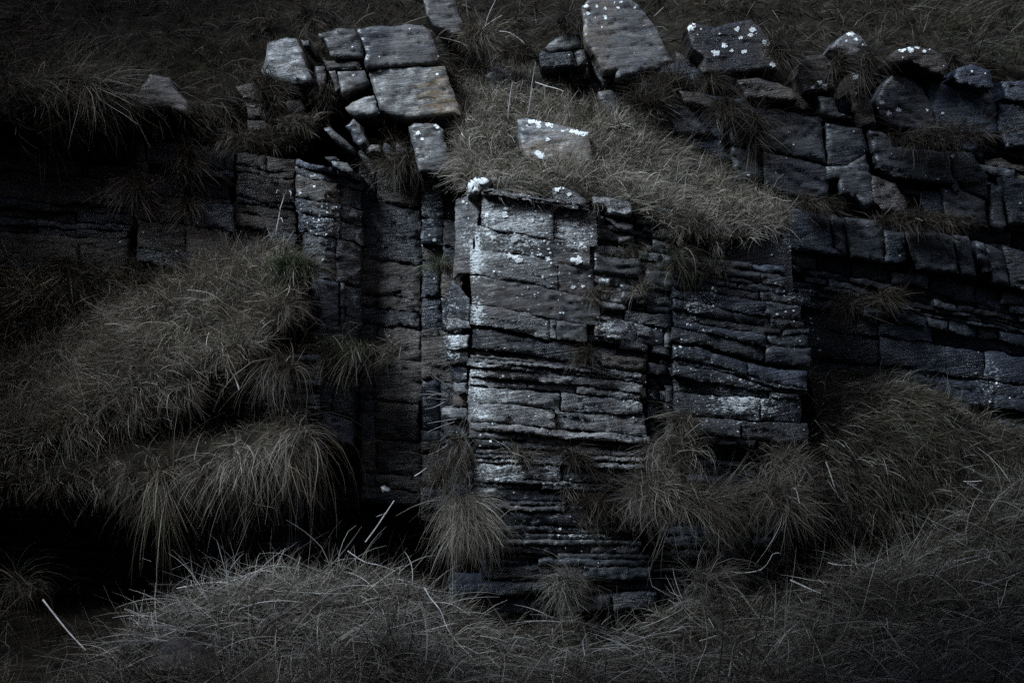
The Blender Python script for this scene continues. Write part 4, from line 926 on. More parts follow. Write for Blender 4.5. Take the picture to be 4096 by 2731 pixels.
def sample(V, F, n, rng):
    a, b, c, d = V[F[:, 0]], V[F[:, 1]], V[F[:, 2]], V[F[:, 3]]
    nr = np.cross(c - a, d - b); ar = np.linalg.norm(nr, axis=1)
    i = rng.choice(len(F), n, p=ar / ar.sum()); u, v = rng.random((n, 1)), rng.random((n, 1))
    P = (a[i] * (1 - u) + b[i] * u) * (1 - v) + (d[i] * (1 - u) + c[i] * u) * v
    nn = nr[i] / np.maximum(ar[i][:, None], 1e-9)
    fl = (nn[:, 1] * .6 - nn[:, 2]) > 0
    nn[fl] *= -1
    return P, nn

def clumps(P, rng, freq, thresh, keep):
    """thin out: keeps blades in tussocks, few between"""
    v = fbm(P[:, 0] * freq, P[:, 1] * freq, P[:, 2] * freq, 91, 3)
    return (v > thresh) | (rng.random(len(P)) < keep)

def field(P, f, seed):
    a = fbm(P[:, 0] * f, P[:, 1] * f, P[:, 2] * f, seed, 2); b = fbm(P[:, 0] * f + 9, P[:, 1] * f, P[:, 2] * f, seed + 1, 2)
    return (a - .5) * 4, (b - .5) * 4

def locks(P, D, nn, rng, k, spread, rnd, curl):
    """every root becomes a lock of k blades that lie together"""
    n = len(P); idx = np.repeat(np.arange(n), k)
    off = rng.normal(0, spread, (n * k, 3)); off -= nn[idx] * (off * nn[idx]).sum(1, keepdims=True)
    Dn = D / np.maximum(np.linalg.norm(D, axis=1, keepdims=True), 1e-6)
    bend = (rng.normal(size=(n, 3)) * curl)[idx]
    return P[idx] + off, Dn[idx] + rng.normal(0, rnd, (n * k, 3)), bend, idx

def cover(name, label, V, F, n, L, seed, wts, flow=(0, -.5, -.2), nw=.6, rnd=.45, grav=.2, curl=.12, width=.0036, thresh=.42, keep=.3, swirl=.5, mask=None, nseg=4, floor=None, freq=2.6, k=16, dim=1.0, stray=4.0):
    rng = np.random.default_rng(seed); g = Grass()
    P, nn = sample(V, F, n // k, rng)
    ok = clumps(P, rng, freq, thresh, keep)
    if mask is not None: ok &= mask(P, rng)
    P, nn = P[ok], nn[ok]; m = len(P)
    fx, fz = field(P, .9, seed)
    D = nn * nw + np.array(flow) + np.stack([fx * .55, np.zeros(m), fz * .2], 1) + rng.normal(0, rnd, (m, 3))
    tone = (.45 + 1.1 * fbm(P[:, 0] * 1.8, P[:, 1] * 1.8, P[:, 2] * 1.8, seed + 3, 3)) * rng.uniform(.7, 1.25, m) * dim
    LL = L * rng.uniform(.3, 1.5, m)
    Q, E, bend, idx = locks(P, D, nn, rng, k, .02, .26, curl)
    cols = (pick_cols(m, rng, wts)[idx] * .4 + pick_cols(len(Q), rng, wts) * .6) * tone[idx][:, None]
    g.add(Q - nn[idx] * .01, E, LL[idx] * rng.uniform(.6, 1.15, len(Q)), width * np.exp(rng.normal(-.1, .45, len(Q))), grav, curl, cols, rng, nseg, floor, swirl, 2.0, bend)
    # single straws lying across
    q = max(1, int(m * stray)); P2, n2 = sample(V, F, q, rng)
    if mask is not None: ok = mask(P2, rng); P2, n2 = P2[ok], n2[ok]
    q = len(P2)
    g.add(P2, n2 * .5 + rng.normal(0, .8, (q, 3)) + np.array(flow) * .5, L * rng.uniform(.3, 1.3, q), width * rng.uniform(.6, 1.2, q) * np.where(rng.random(q) < .12, 1.7, 1), grav * .6, curl, pick_cols(q, rng, W_PALE) * rng.uniform(.4, 1.3, (q, 1)) * dim, rng, nseg, floor, swirl)
    return g.build(name, label)

def px_mask(regions):
    """True where grass grows; regions = ellipses (cx, cy, rx, ry) of bare places, in picture units of the traced ground"""
    def f(P, rng):
        px, py = wp(P); ok = np.ones(len(P), bool)
        for a, b, rx, ry in regions: ok &= (((px - a) / rx) ** 2 + ((py - b) / ry) ** 2) > rng.uniform(.7, 1.3, len(P))
        return ok
    return f

cover('hillside_grass', 'dim matted dry grass covering the hillside along the top', hillV, hillF, 150000, .30, 1, (.5, 1.6, .1, 4, 5, 1.5), flow=(.25, -.45, -.35), grav=.2, width=.0046, thresh=.3, keep=.6, swirl=.8, nseg=3, k=14, stray=.4, dim=.9, nw=.4, mask=lambda P, rng: (wp(P)[1] > -22) & (wp(P)[1] < 128) & (np.abs(wp(P)[0] - 512) < 540))
cover('ledge_grass', 'pale dry grass matted over the ledge atop the buttress', ledgeV, ledgeF, 42000, .18, 2, (3, 2, 6, 1.5, 1, 1.2), dim=1.2, stray=3.0, flow=(.15, -.3, -.05), grav=.24, width=.0036, thresh=.36, keep=.6, swirl=.9, rnd=.55)
cover('shelf_grass', 'grey-brown dry grass tangled over the sloping shelf at left', moundV, moundF, 42000, .22, 3, (3, 3, 3, 3, 2, .9), dim=1.2, flow=(.3, -.25, -.15), grav=.18, width=.0036, thresh=.47, keep=.25, swirl=1.2, rnd=.7, nw=.45, k=12)
cover('lower_shelf_grass', 'shaggy dry grass over the lower left shelf, trailing off its lip', shelf2V, shelf2F, 17000, .15, 4, W_MIX, flow=(.15, -.1, -.4), grav=.2, width=.0034, thresh=.52, keep=.16, swirl=.9, rnd=.5, nw=.2, k=12)
cover('cliff_foot_grass', 'thin dim grass in the shadow at the foot of the left cliff', mbackV, mbackF, 9000, .26, 5, W_DIM, flow=(.1, -.4, -.2), thresh=.48, keep=.1, width=.0042)
cover('bank_grass', 'combed brown-green grass hanging down the bank below the right cliff', rbankV, rbankF, 22000, .21, 6, (2, 3, .8, 3, 1.5, 2.5), flow=(.2, -.3, -.6), grav=.24, width=.0036, thresh=.45, keep=.3, swirl=.8, rnd=.45, k=12)

# grass of the ground in front
def ground_cover(name, label, x0, x1, y0, y1, n, L, seed, wts, flow, width=.004, thresh=.4, keep=.4, rnd=.6, dens=None, nz=.55, grav=.16, curl=.16, k=9):
    rng = np.random.default_rng(seed); g = Grass(); n = n // k
    x = rng.uniform(x0, x1, n); y = rng.uniform(y0, y1, n)
    P = np.stack([x, y, ground_z(x, y)], 1)
    ok = clumps(P, rng, 2.2, thresh, keep)
    if dens is not None: ok &= rng.random(n) < dens(x, y)
    P = P[ok]; m = len(P)
    fx, fz = field(P, .8, seed)
    D = np.array(flow) + np.stack([fx * .9, fz * .5, np.full(m, nz)], 1) + rng.normal(0, rnd, (m, 3)) * np.array([1, 1, .5])
    tone = (.4 + 1.15 * fbm(P[:, 0] * 1.7, P[:, 1] * 1.7, 0, seed + 3, 3)) * rng.uniform(.7, 1.25, m)
    LL = L * rng.uniform(.5, 1.3, m)
    Q, E, bend, idx = locks(P, D, np.tile(np.array([[0, 0, 1.0]]), (m, 1)), rng, k, .022, .22, curl)
    Q[:, 2] = ground_z(Q[:, 0], Q[:, 1])
    cols = (pick_cols(m, rng, wts)[idx] * .5 + pick_cols(len(Q), rng, wts) * .5) * tone[idx][:, None]
    g.add(Q, E, LL[idx] * rng.uniform(.55, 1.2, len(Q)), width * np.exp(rng.normal(-.1, .45, len(Q))), grav, curl, cols, rng, 4, ground_z, .7, 2.0, bend)
    q = int(m * 2.2); x = rng.uniform(x0, x1, q); y = rng.uniform(y0, y1, q)
    if dens is not None: kk = rng.random(q) < dens(x, y); x, y = x[kk], y[kk]; q = len(x)
    P2 = np.stack([x, y, ground_z(x, y) + rng.uniform(0, .05, q)], 1)
    g.add(P2, rng.normal(0, 1, (q, 3)) * np.array([1, 1, .4]) + np.array([0, 0, .25]), L * rng.uniform(.3, 1.5, q), width * rng.uniform(.6, 1.3, q) * np.where(rng.random(q) < .12, 1.6, 1), grav * .5, curl * .6, pick_cols(q, rng, W_PALE) * rng.uniform(.35, 1.4, (q, 1)), rng, 4, ground_z, .4)
    return g.build(name, label)
ground_cover('ground_grass', 'bleached straw tangled over the hump in front of the dark hollow', -2.6, -.25, -2.8, -.1, 24000, .30, 21, (2.5, 2, 8, 2, 2, .6), (.1, -.25, 0), k=4, rnd=.95, width=.005, curl=.16,
             dens=lambda x, y: np.clip(sstep(-2.7, -1.6, x) * (1 - .7 * sstep(-.55, .0, x)), .05, 1) * ((np.abs(x + 1.9) > .3) | (y > -1.75) | (y < -2.3)))
ground_cover('ground_grass', 'sparse dark straw litter along the foot of the buttress', -.5, 1.7, -2.9, .1, 14000, .22, 22, (2, 2, 2.5, 3, 3, .8), (.2, -.1, -.1), width=.0046, k=5, nz=.3, rnd=.9, thresh=.45, keep=.3)
ground_cover('ground_grass', 'windswept grey grass on the bank filling the lower right corner', 1.3, 4.4, -2.8, .6, 35000, .40, 23, (3, 3, 2.5, 2.5, 2, 1.2), (.8, -.15, .0), k=6, nz=.28, rnd=.5, width=.0044, thresh=.45, keep=.3)
ground_cover('ground_grass', 'few dim stems in the dark lower left corner', -4.4, -2.2, -2.9, .2, 5000, .30, 24, W_DIM, (.0, -.2, 0), thresh=.55, keep=.12)

def litter(name, label, n, boxes, seed):
    rng = np.random.default_rng(seed); g = Grass()
    for x0, x1, ya, yb, share in boxes:
        m = int(n * share); x = rng.uniform(x0, x1, m); y = rng.uniform(ya, yb, m)
        P = np.stack([x, y, ground_z(x, y) + rng.uniform(.03, .15, m)], 1)
        D = rng.normal(0, 1, (m, 3)) * np.array([1, .6, .35]) + np.array([0, 0, .1])
        c = np.array([(.42, .41, .39)]) * rng.uniform(.3, 1.2, (m, 1))
        g.add(P, D, rng.uniform(.12, .5, m), rng.uniform(.004, .0075, m), .07, .05, c, rng, 6, ground_z, .2)
    return g.build(name, label)
litter('straw_litter', 'pale broken straws strewn over the grass in front of the cliff', 2400, [(-2.3, -.3, -2.2, -.4, .55), (-.3, 1.7, -2.0, -.2, .2), (1.7, 4.2, -2.0, .3, .25)], 77)

# ------------------------------------------------------------------ single tussocks
def tussock(label, px, py, y, rpx, n, L, flow, seed, wts=W_MIX, grav=.3, out=.5, up=.25, rnd=.45, width=.0034, curl=.07, nseg=5, swirl=.6, ry=None, fan=.34, group='grass tussocks on the rock'):
    rng = np.random.default_rng(seed); g = Grass()
    k = 16; m = max(6, n // k)
    a = rng.normal(0, .5, m) * rpx; b = rng.normal(0, .5, m) * (ry if ry else rpx * .5)
    P = pw(px + a, py + b, y + rng.uniform(-.03, .05, m))
    D = np.stack([a / rpx * fan + flow[0], np.full(m, -out * 1.0) * rng.uniform(.3, 1.2, m), flow[1] + up * rng.uniform(-.2, 1.5, m)], 1) + rng.normal(0, rnd, (m, 3))
    LL = L * rng.uniform(.25, 1.25, m) ** 1.1; tone = rng.uniform(.55, 1.2, m)
    Q, E, bend, idx = locks(P, D, np.tile(np.array([[0, -1.0, 0]]), (m, 1)), rng, k, .018, .26, curl + .09)
    cols = (pick_cols(m, rng, wts)[idx] * .6 + pick_cols(len(Q), rng, wts) * .4) * tone[idx][:, None]
    g.add(Q, E, LL[idx] * rng.uniform(.35, 1.2, len(Q)), width * np.exp(rng.normal(-.1, .45, len(Q))), grav, curl, cols, rng, nseg, None, swirl, 4.0, bend)
    return g.build('grass_tussock', label, 'grass tussock', 'thing', group)
TU = [
 ('big pale tussock hanging like a beard left of the buttress foot', 464, 508, -.02, 12, 1500, .46, (.10, .0), W_PALE, dict(grav=.5, out=.4, up=.25, swirl=.1, rnd=.12, fan=.16)),
 ('second tier of the pale beard-like tussock, lower half', 464, 526, -.07, 13, 1500, .40, (.14, .0), W_PALE, dict(grav=.5, out=.35, up=.15, swirl=.1, rnd=.12, fan=.16)),
 ('thin brown strands down the left side of the buttress above the beard-like tussock', 460, 455, .12, 8, 700, .5, (.0, .0), W_BROWN, dict(grav=.4, out=.4, ry=26)),
 ('brown arching strand left of the beard-like tussock', 440, 480, .2, 5, 350, .42, (-.25, .35), W_BROWN, dict(grav=.36, out=.3)),
 ('small straw tuft on the lower face, nearer the left edge of the buttress', 520, 458, -.03, 8, 420, .22, (.1, .1), W_PALE, dict(rnd=.45, grav=.3)),
 ('small fan-shaped tuft on the lower face, near the middle of the buttress', 575, 458, -.03, 8, 600, .26, (-.05, .1), W_BROWN, dict(grav=.3, rnd=.35)),
 ('narrow tussock pouring from the vertical joint of the buttress', 682, 424, -.02, 6, 700, .30, (.0, .0), W_MIX, dict(grav=.4, out=.35, fan=.2)),
 ('broad brown tussock below the vertical joint, upper tier', 672, 456, -.08, 24, 2000, .28, (-.08, .2), W_WARM, dict(grav=.3)),
 ('broad tussock swept to the left under the vertical joint', 664, 494, -.16, 24, 2400, .36, (-.35, .2), W_WARM, dict(grav=.24)),
 ('long tussock swept down to the right below the vertical joint', 702, 506, -.22, 26, 2400, .40, (.45, .15), W_WARM, dict(grav=.25)),
 ('dark tangled tuft at the left end of the swept tussocks', 596, 506, -.05, 26, 1300, .30, (.1, .15), W_BROWN, dict(rnd=.5)),
 ('green-topped tussock at the right end of the swept tussocks', 742, 514, -.2, 13, 1300, .32, (.12, .15), W_GREEN, dict(grav=.36)),
 ('domed tussock at the lower right corner of the buttress, upper one', 790, 466, -.02, 16, 1700, .34, (.12, .25), W_WARM, dict(grav=.3)),
 ('domed tussock at the lower right corner of the buttress, lower one', 778, 500, -.14, 16, 1900, .46, (.22, .2), W_WARM, dict(grav=.34)),
 ('brown curling tuft hanging in the recess under the pale upright slab', 398, 166, .98, 16, 1400, .34, (-.2, .2), W_BROWN, dict(grav=.3, swirl=.7)),
 ('green-brown grass fan at the bottom of the recess', 350, 352, .80, 20, 1500, .36, (-.4, -.1), W_GREEN, dict(grav=.3, rnd=.2)),
 ('bare twiggy grass fanning right of the green-brown fan in the recess', 396, 350, .82, 12, 300, .34, (-.3, -.1), W_PALE, dict(grav=.18)),
 ('small green tuft on the recess wall beside the buttress', 442, 268, .75, 8, 500, .22, (-.2, .1), W_GREEN, dict(grav=.3)),
 ('brown tuft on the ledge right of the smooth face of the buttress', 598, 294, -.05, 13, 500, .15, (.05, .1), W_BROWN, dict(rnd=.45)),
 ('wiry tuft hanging on the mid face, below the brown ledge tuft', 588, 356, -.03, 10, 420, .24, (-.08, .0), W_BROWN, dict(rnd=.4, swirl=.9)),
 ('wiry pale tuft in a niche right of the brown ledge tuft', 640, 288, -.03, 6, 240, .17, (.0, .0), W_PALE, dict(rnd=.4, swirl=.9)),
 ('short tuft growing in the notch under the buttress rim', 632, 252, -.03, 20, 500, .09, (.0, .1), W_GREEN, dict(rnd=.45, ry=5)),
 ('green tuft at the head of the vertical joint', 678, 262, .0, 7, 700, .30, (.05, .0), W_GREEN, dict(grav=.34, ry=12)),
 ('low brown tuft on the right half of the buttress, under its rim', 716, 268, .02, 16, 450, .14, (.1, .1), W_BROWN, dict(ry=5)),
 ('dark grass spilling off the rim over the right half of the buttress', 690, 230, .06, 26, 1500, .17, (.05, .1), W_MIX, dict(grav=.32, ry=8)),
 ('brown grass strip hanging in the crack beside the right-hand pale blocks', 726, 112, .95, 4, 600, .45, (.12, .0), W_DARK, dict(grav=.42, out=.25, ry=12)),
 ('brown grass strip hanging in the next crack to the right, lower', 755, 128, .95, 4, 600, .50, (.08, .0), W_DARK, dict(grav=.42, out=.25, ry=16)),
 ('brown drooping grass right of the wide dark slab', 782, 52, .95, 10, 1300, 0.28, (-.05, .3), W_DARK, dict(grav=.32)),
 ('brown vertical grass filling the crack below the dome-topped stone', 838, 66, .90, 5, 800, 0.28, (.15, .1), W_DARK, dict(grav=.4, out=.35, ry=14)),
 ('second brown vertical grass crack, left of the arched rock', 868, 64, .88, 5, 800, 0.28, (.0, .1), W_DARK, dict(grav=.4, out=.35, ry=14)),
 ('brown tuft under the overhang of the giant slab', 672, 86, 1.05, 16, 1500, .28, (-.05, .1), W_DARK, dict(grav=.34)),
 ('swept brown tuft left of the first right cliff block', 648, 104, 1.0, 14, 1500, 0.28, (.35, .05), W_DARK, dict(grav=.26)),
 ('tuft under the right end of the giant slab', 710, 84, 1.0, 10, 700, .24, (.05, .1), W_DARK, dict(grav=.34)),
 ('round tussock below the brownish slab cut by the top edge', 480, 40, 1.5, 14, 1700, .32, (.0, .3), W_MIX, dict(grav=.32)),
 ('round tussock left of the cracked block pair near the top', 520, 56, 1.45, 14, 1500, .30, (.0, .3), W_DARK, dict(grav=.32)),
 ('round brown tussock over the rounded cap stone', 572, 24, 1.3, 16, 1500, .30, (.05, .3), W_DARK, dict(grav=.3)),
 ('fringe of dark grass over the upper edge of the brown squarish block', 312, 18, 1.35, 28, 2000, .26, (.2, .25), W_DARK, dict(grav=.26, ry=7)),
 ('fringe of grass over the pale rounded slab', 262, 30, 1.3, 18, 1300, .22, (-.25, .25), W_DARK, dict(grav=.26, ry=7)),
 ('long combed grass brow over the black cavity at upper left', 60, 92, .95, 55, 3800, .55, (.5, .15), W_DIM, dict(grav=.2, ry=10, rnd=.2)),
 ('dark grass filling the gap under the brown blocks of the upper cluster', 322, 94, 1.3, 16, 1200, .2, (.05, .1), W_DARK, dict(grav=.3, ry=10)),
 ('dark grass above the tilted flat stone in the rubble', 300, 122, 1.05, 14, 900, .16, (.1, .1), W_DIM, dict(grav=.28, ry=5)),
 ('tangled brown grass between the dim blocks left of the rubble', 270, 96, 1.15, 14, 1500, 0.2, (.0, .1), W_DARK, dict(grav=.3, ry=20)),
 ('matted grass strip over the left cliff, left of the layered column', 255, 142, 1.15, 34, 2600, 0.18, (.1, .15), W_DARK, dict(grav=.28, ry=7)),
 ('brown grass trailing down the left cliff in the middle', 188, 162, 1.3, 10, 1000, .32, (.05, .0), W_DARK, dict(grav=.38, ry=14)),
 ('brown grass trailing down the left cliff further left', 140, 190, 1.3, 8, 900, .34, (.15, .0), W_DARK, dict(grav=.38, ry=14)),
 ('curved brown strand hanging lowest on the left cliff', 190, 208, 1.28, 5, 500, .32, (.1, .0), W_DARK, dict(grav=.4)),
 ('pale tuft at the right corner of the left shelf', 300, 266, .70, 10, 900, .24, (.25, .1), W_MIX, dict(grav=.32)),
 ('vivid green cushion of grass on the left shelf', 292, 268, .66, 17, 1700, .20, (-.1, .25), (.3, .3, .2, .3, .3, 6), dict(grav=.2, rnd=.5, up=.6)),
 ('fringe over the overhanging lip of the left shelf', 288, 308, .46, 12, 1000, .24, (.2, .05), W_BROWN, dict(grav=.36)),
 ('fringe over the lip of the left shelf further left', 232, 350, .26, 18, 1500, .24, (.35, .05), W_MIX, dict(grav=.28)),
 ('hanging wisp below the left shelf lip', 187, 392, .3, 6, 600, .32, (.05, .0), W_BROWN, dict(grav=.4)),
 ('long vertical wisp between the left shelf and the hollow', 285, 372, .38, 5, 900, .55, (-.05, .0), W_BROWN, dict(grav=.5, out=.3, rnd=.15)),
 ('long beard of grass hanging from the lower left shelf, right end', 305, 444, .10, 6, 700, .68, (-.06, .0), W_MIX, dict(grav=.55, out=.1, up=.02, fan=.08, rnd=.16, swirl=.25, curl=.05, ry=14)),
 ('long curved beard of grass, next to the right end of the lower shelf', 288, 448, .06, 5, 600, .60, (.03, .0), W_MIX, dict(grav=.55, out=.1, up=.02, fan=.08, rnd=.16, swirl=.25, curl=.05, ry=14)),
 ('pale hanging beard of grass, third from the right on the lower shelf', 262, 456, .04, 5, 500, .58, (-.1, .0), W_PALE, dict(grav=.55, out=.1, up=.02, fan=.08, rnd=.16, swirl=.25, curl=.05, ry=14)),
 ('broad hanging beard of grass, fourth from the right on the lower shelf', 232, 462, .04, 12, 1000, .46, (.03, .0), W_MIX, dict(grav=.55, out=.1, up=.02, fan=.08, rnd=.16, swirl=.25, curl=.05, ry=14)),
 ('thin hanging beard of grass in the middle of the lower shelf', 205, 470, .05, 6, 400, .42, (.05, .0), W_DIM, dict(grav=.55, out=.1, up=.02, fan=.08, rnd=.16, swirl=.25, curl=.05, ry=14)),
 ('dim straggling beard of grass at the left end of the lower shelf', 168, 482, .08, 9, 800, .66, (.02, .0), W_DIM, dict(grav=.55, out=.1, up=.02, fan=.08, rnd=.16, swirl=.25, curl=.05, ry=14)),
 ('short dim fringe left of the straggling beard on the lower shelf', 130, 476, .1, 10, 500, .30, (.0, .0), W_DIM, dict(grav=.55, out=.1, up=.02, fan=.08, rnd=.16, swirl=.25, curl=.05, ry=14)),
 ('brown tuft on the right cliff under the overhang', 886, 298, 1.1, 16, 1100, .22, (.1, .1), W_BROWN, dict(ry=5)),
 ('brown tuft beside the upper right edge of the buttress', 842, 308, 1.0, 12, 900, .26, (.15, .1), W_BROWN, dict(ry=6)),
 ('grass strip along the narrow ledge of the right cliff, left part', 815, 204, .92, 22, 1500, .18, (.1, .1), W_DARK, dict(ry=3, rnd=.5)),
 ('grass strip along the narrow ledge of the right cliff, right part', 920, 222, .92, 46, 2600, .2, (.15, .1), W_DARK, dict(ry=5, rnd=.5)),
 ('brown grass along the crack under the big blue-black blocks at right', 940, 138, .92, 50, 2600, .22, (.2, .1), W_DARK, dict(ry=8, rnd=.45)),
 ('pale bowed tuft in the litter in front of the buttress, left one', 567, 590, -.55, 10, 900, .34, (.05, .4), W_PALE, dict(grav=.34, rnd=.3)),
 ('pale bowed tuft in the litter in front of the buttress, right one', 705, 586, -.6, 9, 1000, .40, (.45, .3), W_PALE, dict(grav=.3, rnd=.2)),
 ('grey bowed tussock in the lower right grass', 832, 606, -1.0, 14, 1500, .46, (.55, .35), W_MIX, dict(grav=.26, rnd=.2)),
 ('dark straggling tussock in the lower left shadow', 26, 585, -.4, 12, 500, .40, (.0, .0), W_DIM, dict(grav=.4)),
]
for i, t_ in enumerate(TU):
    lab, px_, py_, y_, r_, n_, L_, fl_, wt_, kw = t_
    tussock(lab, px_, py_, y_, r_, n_, L_, fl_, 2000 + i, wt_, **kw)

# ------------------------------------------------------------------ dead stalks and twigs
def tube(path, r0, r1, sides=5):
    P = np.array(path, float); n = len(P)
    T = np.gradient(P, axis=0); T /= np.maximum(np.linalg.norm(T, axis=1, keepdims=True), 1e-9)
    u = np.cross(T, [0.3, 1, .2]); u /= np.linalg.norm(u, axis=1, keepdims=True); v = np.cross(T, u)
    rr = np.linspace(r0, r1, n)[:, None]
    V = []
    for k in range(sides):
        a = 2 * math.pi * k / sides; V.append(P + (u * math.cos(a) + v * math.sin(a)) * rr)
    V = np.stack(V, 1).reshape(-1, 3)
    F = []
    for i in range(n - 1):
        for k in range(sides): F.append((i * sides + k, i * sides + (k + 1) % sides, (i + 1) * sides + (k + 1) % sides, (i + 1) * sides + k))
    return V, np.array(F)
def smooth_path(pts, n=14):
    P = np.array(pts, float); t = np.linspace(0, len(P) - 1, n); i = np.minimum(t.astype(int), len(P) - 2); f = (t - i)[:, None]
    g = lambda k: P[np.clip(k, 0, len(P) - 1)]
    p0, p1, p2, p3 = g(i - 1), g(i), g(i + 1), g(i + 2)
    return .5 * (2 * p1 + (p2 - p0) * f + (2 * p0 - 5 * p1 + 4 * p2 - p3) * f ** 2 + (3 * p1 - p0 - 3 * p2 + p3) * f ** 3)
def stalk(label, branches, y, r, mat='stalk_pale', name='dry_stalk', cat='stalk', group='bleached dead stalks', dy=None):
    V, F, n = [], [], 0; r = r * .8
    for j, br in enumerate(branches):
        ys = np.linspace(y, y + (dy if dy is not None else -.12), len(br))
        path = smooth_path([pw(a, b, c) for (a, b), c in zip(br, ys)])
        v, f = tube(path, r if j == 0 else r * .65, r * .55 if j == 0 else r * .35)
        V.append(v); F.append(f + n); n += len(v)
    o = link(name, np_mesh(name, np.vstack(V), np.vstack(F), True), M[mat])
    return tag(o, label, cat, group)
stalk('forked white dead stalk with dry seed head standing on the left shelf', [z4([(2165, 1250), (2170, 1200), (2190, 1100), (2200, 1040), (2225, 960), (2230, 930)]), z4([(2185, 1110), (2195, 1070), (2178, 1010)]), z4([(2150, 1225), (2110, 1165), (2060, 1100)]), z4([(2190, 1130), (2205, 1118), (2218, 1150)]),
      z4([(2228, 950), (2190, 905)]), z4([(2228, 950), (2270, 905)]), z4([(2228, 950), (2215, 900)]), z4([(2228, 950), (2250, 895)]), z4([(2190, 905), (2175, 900), (2165, 925)]), z4([(2270, 905), (2282, 920), (2278, 945)])], .85, .0075)
stalk('straight white stalk ending in a lichen-grey seed head on the left shelf', [y1([(1500, 1030), (1480, 970), (1440, 900), (1400, 820), (1358, 745)])], .25, .009, dy=.1)
stalk('short white stalk on the left part of the left shelf', [y1([(420, 945), (385, 905), (340, 855)])], .3, .005)
stalk('thin pale stalk arching over the middle of the left shelf', [y1([(1380, 470), (1320, 430), (1250, 412), (1170, 405)])], .5, .005)
stalk('hooked white stem standing in the grass right of the ochre-banded slab', [z2([(70, 1010), (75, 930), (85, 850), (95, 770), (108, 700), (95, 685)])], .95, .0075)
stalk('thin leaning stem between the hooked stem and the dark low block', [z2([(235, 980), (255, 880), (265, 780), (285, 640), (305, 530)])], .95, .0045)
stalk('forked white stem left of the swept brown tuft, above the lichen-crusted block', [z2([(600, 1000), (590, 930), (555, 860), (520, 800)]), z2([(600, 980), (560, 900), (540, 840)])], .9, .006)
stalk('pale stem lying across the grass below the dark low block', [z2([(300, 700), (400, 735), (480, 755), (548, 780)])], 1.1, .005)
stalk('thin upright stem on the right of the ledge', [z2([(1222, 1195), (1235, 1120), (1248, 1055)])], .8, .004)
stalk('thin tilted stem right of the lichen-crusted block', [z2([(1510, 1540), (1525, 1420), (1540, 1360)])], .45, .004)
stalk('thin bent stem on the ledge right of the lichen-crusted block', [z2([(1400, 1430), (1450, 1370), (1490, 1310)])], .5, .004)
stalk('branching twigs rising from the grass at the top, right of the brownish slab', [z1([(2200, 245), (2230, 220), (2240, 170), (2270, 90), (2310, 10), (2320, -40)]), z1([(2230, 225), (2210, 180), (2160, 130), (2135, 60)]), z1([(2235, 215), (2300, 170), (2370, 130)]), z1([(2090, 190), (2075, 120), (2060, 0)])], 1.55, .006)
stalk('long thin stem curving over the grass near the top centre', [z2([(0, 268), (70, 275), (150, 320), (215, 375)])], 1.5, .0045)
stalk('white angled stalk on the right bank beside the buttress', [y5([(1320, 310), (1380, 380), (1440, 450), (1475, 452), (1530, 495)])], .35, .006)
stalk('long white stalk leaning down the right bank', [y5([(1400, 600), (1430, 680), (1455, 760), (1485, 840), (1535, 885)]), y5([(1410, 720), (1440, 770), (1470, 815)])], .2, .006)
stalk('white twig lying in the grass at far right', [y6([(1225, 603), (1260, 605), (1330, 600)]), y6([(1245, 615), (1300, 625)]), y6([(1250, 615), (1300, 645), (1335, 668)])], .1, .006)
stalk('pale snapped stick on the lower right grass, upper one', [y6([(450, 1065), (500, 1078), (590, 1082)])], -.35, .007)
stalk('pale snapped stick on the lower right grass, lower one', [y6([(235, 1165), (300, 1195), (360, 1222), (412, 1242)])], -.55, .009)
stalk('pale stick in the grass right of the snapped sticks', [y6([(660, 1085), (710, 1068), (760, 1045)])], -.35, .007)
stalk('short pale stalk bent over the domed tussock', [y5([(1170, 782), (1195, 800), (1205, 840), (1217, 890)])], -.25, .006)
stalk('pale crooked stem in front of the swept tussocks', [y5([(730, 1362), (800, 1375), (920, 1362), (985, 1320), (1030, 1245), (1075, 1235)]), y5([(1030, 1245), (1010, 1215)])], -.5, .005)
stalk('tall thin pale stem in the foreground litter, right of centre', [y8([(705, 905), (740, 810), (775, 720), (780, 640), (765, 550), (758, 500)])], -1.5, .005, dy=-.05)
stalk('pale broken stick in the foreground litter beside the tall thin stem', [y8([(745, 695), (780, 685), (828, 668)])], -1.3, .007)
stalk('arched white stem over the hump at left', [y2([(1190, 928), (1400, 890), (1560, 880), (1720, 812), (1830, 815), (1900, 860), (1950, 895)])], -.55, .006)
stalk('long white stem bent over the right side of the straw hump', [y7([(1260, 700), (1390, 683), (1500, 690), (1570, 720), (1645, 768)])], -.75, .006)
stalk('pale stem curving down the right side of the straw hump', [y7([(1340, 585), (1385, 660), (1450, 740), (1490, 850), (1560, 950), (1660, 1050)])], -1.0, .006, dy=-.4)
stalk('dark leaning stick crossing the black hollow', [y7([(310, 470), (440, 370), (560, 285), (700, 205)])], -.3, .007, 'stalk_dark', 'twig', 'twig', 'twigs of the hollow', dy=.5)
stalk('brown stick leaning in the hollow under the buttress', [y3([(410, 1045), (480, 950), (540, 860), (590, 785)]), y3([(480, 885), (520, 870), (550, 855)])], .1, .008, 'stalk_pale', 'twig', 'twig', 'twigs of the hollow', dy=.2)
stalk('long stem along the edge of the straw hump toward the hollow', [y3([(300, 1100), (400, 1165), (500, 1190), (600, 1225)])], -.5, .005)
stalk('dark twig lying over the straw hump', [y7([(200, 590), (330, 628), (470, 632), (620, 668)])], -.95, .008, 'stalk_dark', 'twig', 'twig', 'twigs of the hollow', dy=-.1)
stalk('grey stick leaning in the black lower left corner', [y2([(290, 1005), (380, 1120), (470, 1230), (580, 1345)])], -.9, .009, 'stalk_pale', 'twig', 'twig', 'twigs of the hollow', dy=-.3)
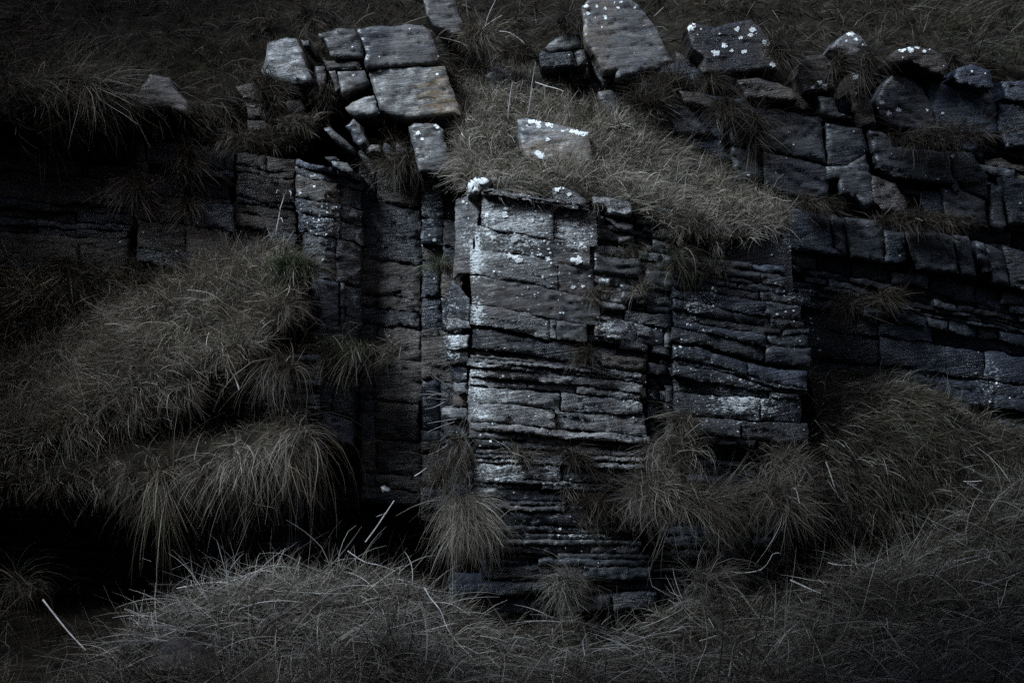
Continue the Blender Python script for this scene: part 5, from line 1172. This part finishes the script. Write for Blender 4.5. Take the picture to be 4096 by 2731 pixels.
stalk('pale twig spray on the left edge of the buttress side', [z6([(170, 1410), (110, 1380), (60, 1340)]), z6([(140, 1470), (70, 1440), (10, 1430)]), z6([(140, 1480), (80, 1480), (10, 1470)]), z6([(120, 1500), (60, 1530), (0, 1545)])], .3, .005, 'stalk_pale', 'twig', 'twig', 'twigs of the buttress')
stalk('second twig spray on the buttress side, lower', [y3([(950, 75), (880, 30), (845, 0)]), y3([(920, 110), (850, 115), (750, 118)]), y3([(925, 130), (850, 120), (800, 140)]), y3([(980, 272), (890, 285), (800, 300)]), y3([(970, 290), (880, 320), (800, 355)]), y3([(930, 430), (870, 470), (805, 498)]), y3([(980, 350), (1000, 380), (1020, 330)])], .25, .0045, 'stalk_pale', 'twig', 'twig', 'twigs of the buttress')
stalk('pale fallen stick in the hollow below the twig sprays', [y3([(720, 630), (760, 605), (795, 578)])], .1, .006, 'stalk_pale', 'twig', 'twig', 'twigs of the hollow')
stalk('bare dark twiggy weed standing in front, right of centre', [y8([(975, 907), (1000, 760), (1040, 600), (1075, 400), (1080, 330)]), y8([(1005, 740), (1060, 640)]), y8([(1030, 640), (1090, 520), (1100, 470)]), y8([(1050, 560), (1010, 500)]), y8([(1065, 480), (1110, 430)]), y8([(990, 820), (930, 700)])], -1.9, .006, 'stalk_dark', 'twig', 'twig', 'dark weeds in front', dy=.05)
stalk('bare dark weed standing in front, beside the twiggy one', [y8([(830, 907), (850, 760), (860, 600), (845, 440)]), y8([(850, 740), (900, 640)]), y8([(858, 620), (830, 540)])], -1.9, .005, 'stalk_dark', 'twig', 'twig', 'dark weeds in front', dy=.05)
stalk('bare dark weed standing in front of the straw hump', [y7([(1070, 1228), (1090, 1000), (1120, 850), (1170, 640)]), y7([(1110, 880), (1170, 800), (1200, 760)]), y7([(1150, 740), (1210, 600)])], -1.9, .006, 'stalk_dark', 'twig', 'twig', 'dark weeds in front', dy=.05)
stalk('bare dark weed at the left of the straw hump', [y7([(490, 1228), (520, 1000), (545, 840)]), y7([(510, 1060), (490, 900)])], -1.9, .005, 'stalk_dark', 'twig', 'twig', 'dark weeds in front', dy=.05)
stone_p = y3([(505, 700), (530, 695), (565, 718), (560, 735), (520, 735)])
o = rock('loose_stone', stone_p, .35, .08, None, 'grey', 1900, step=1.6, amp=.004, ledge=0)
tag(o, 'small pale pebble alone in the dark hollow', 'stone')
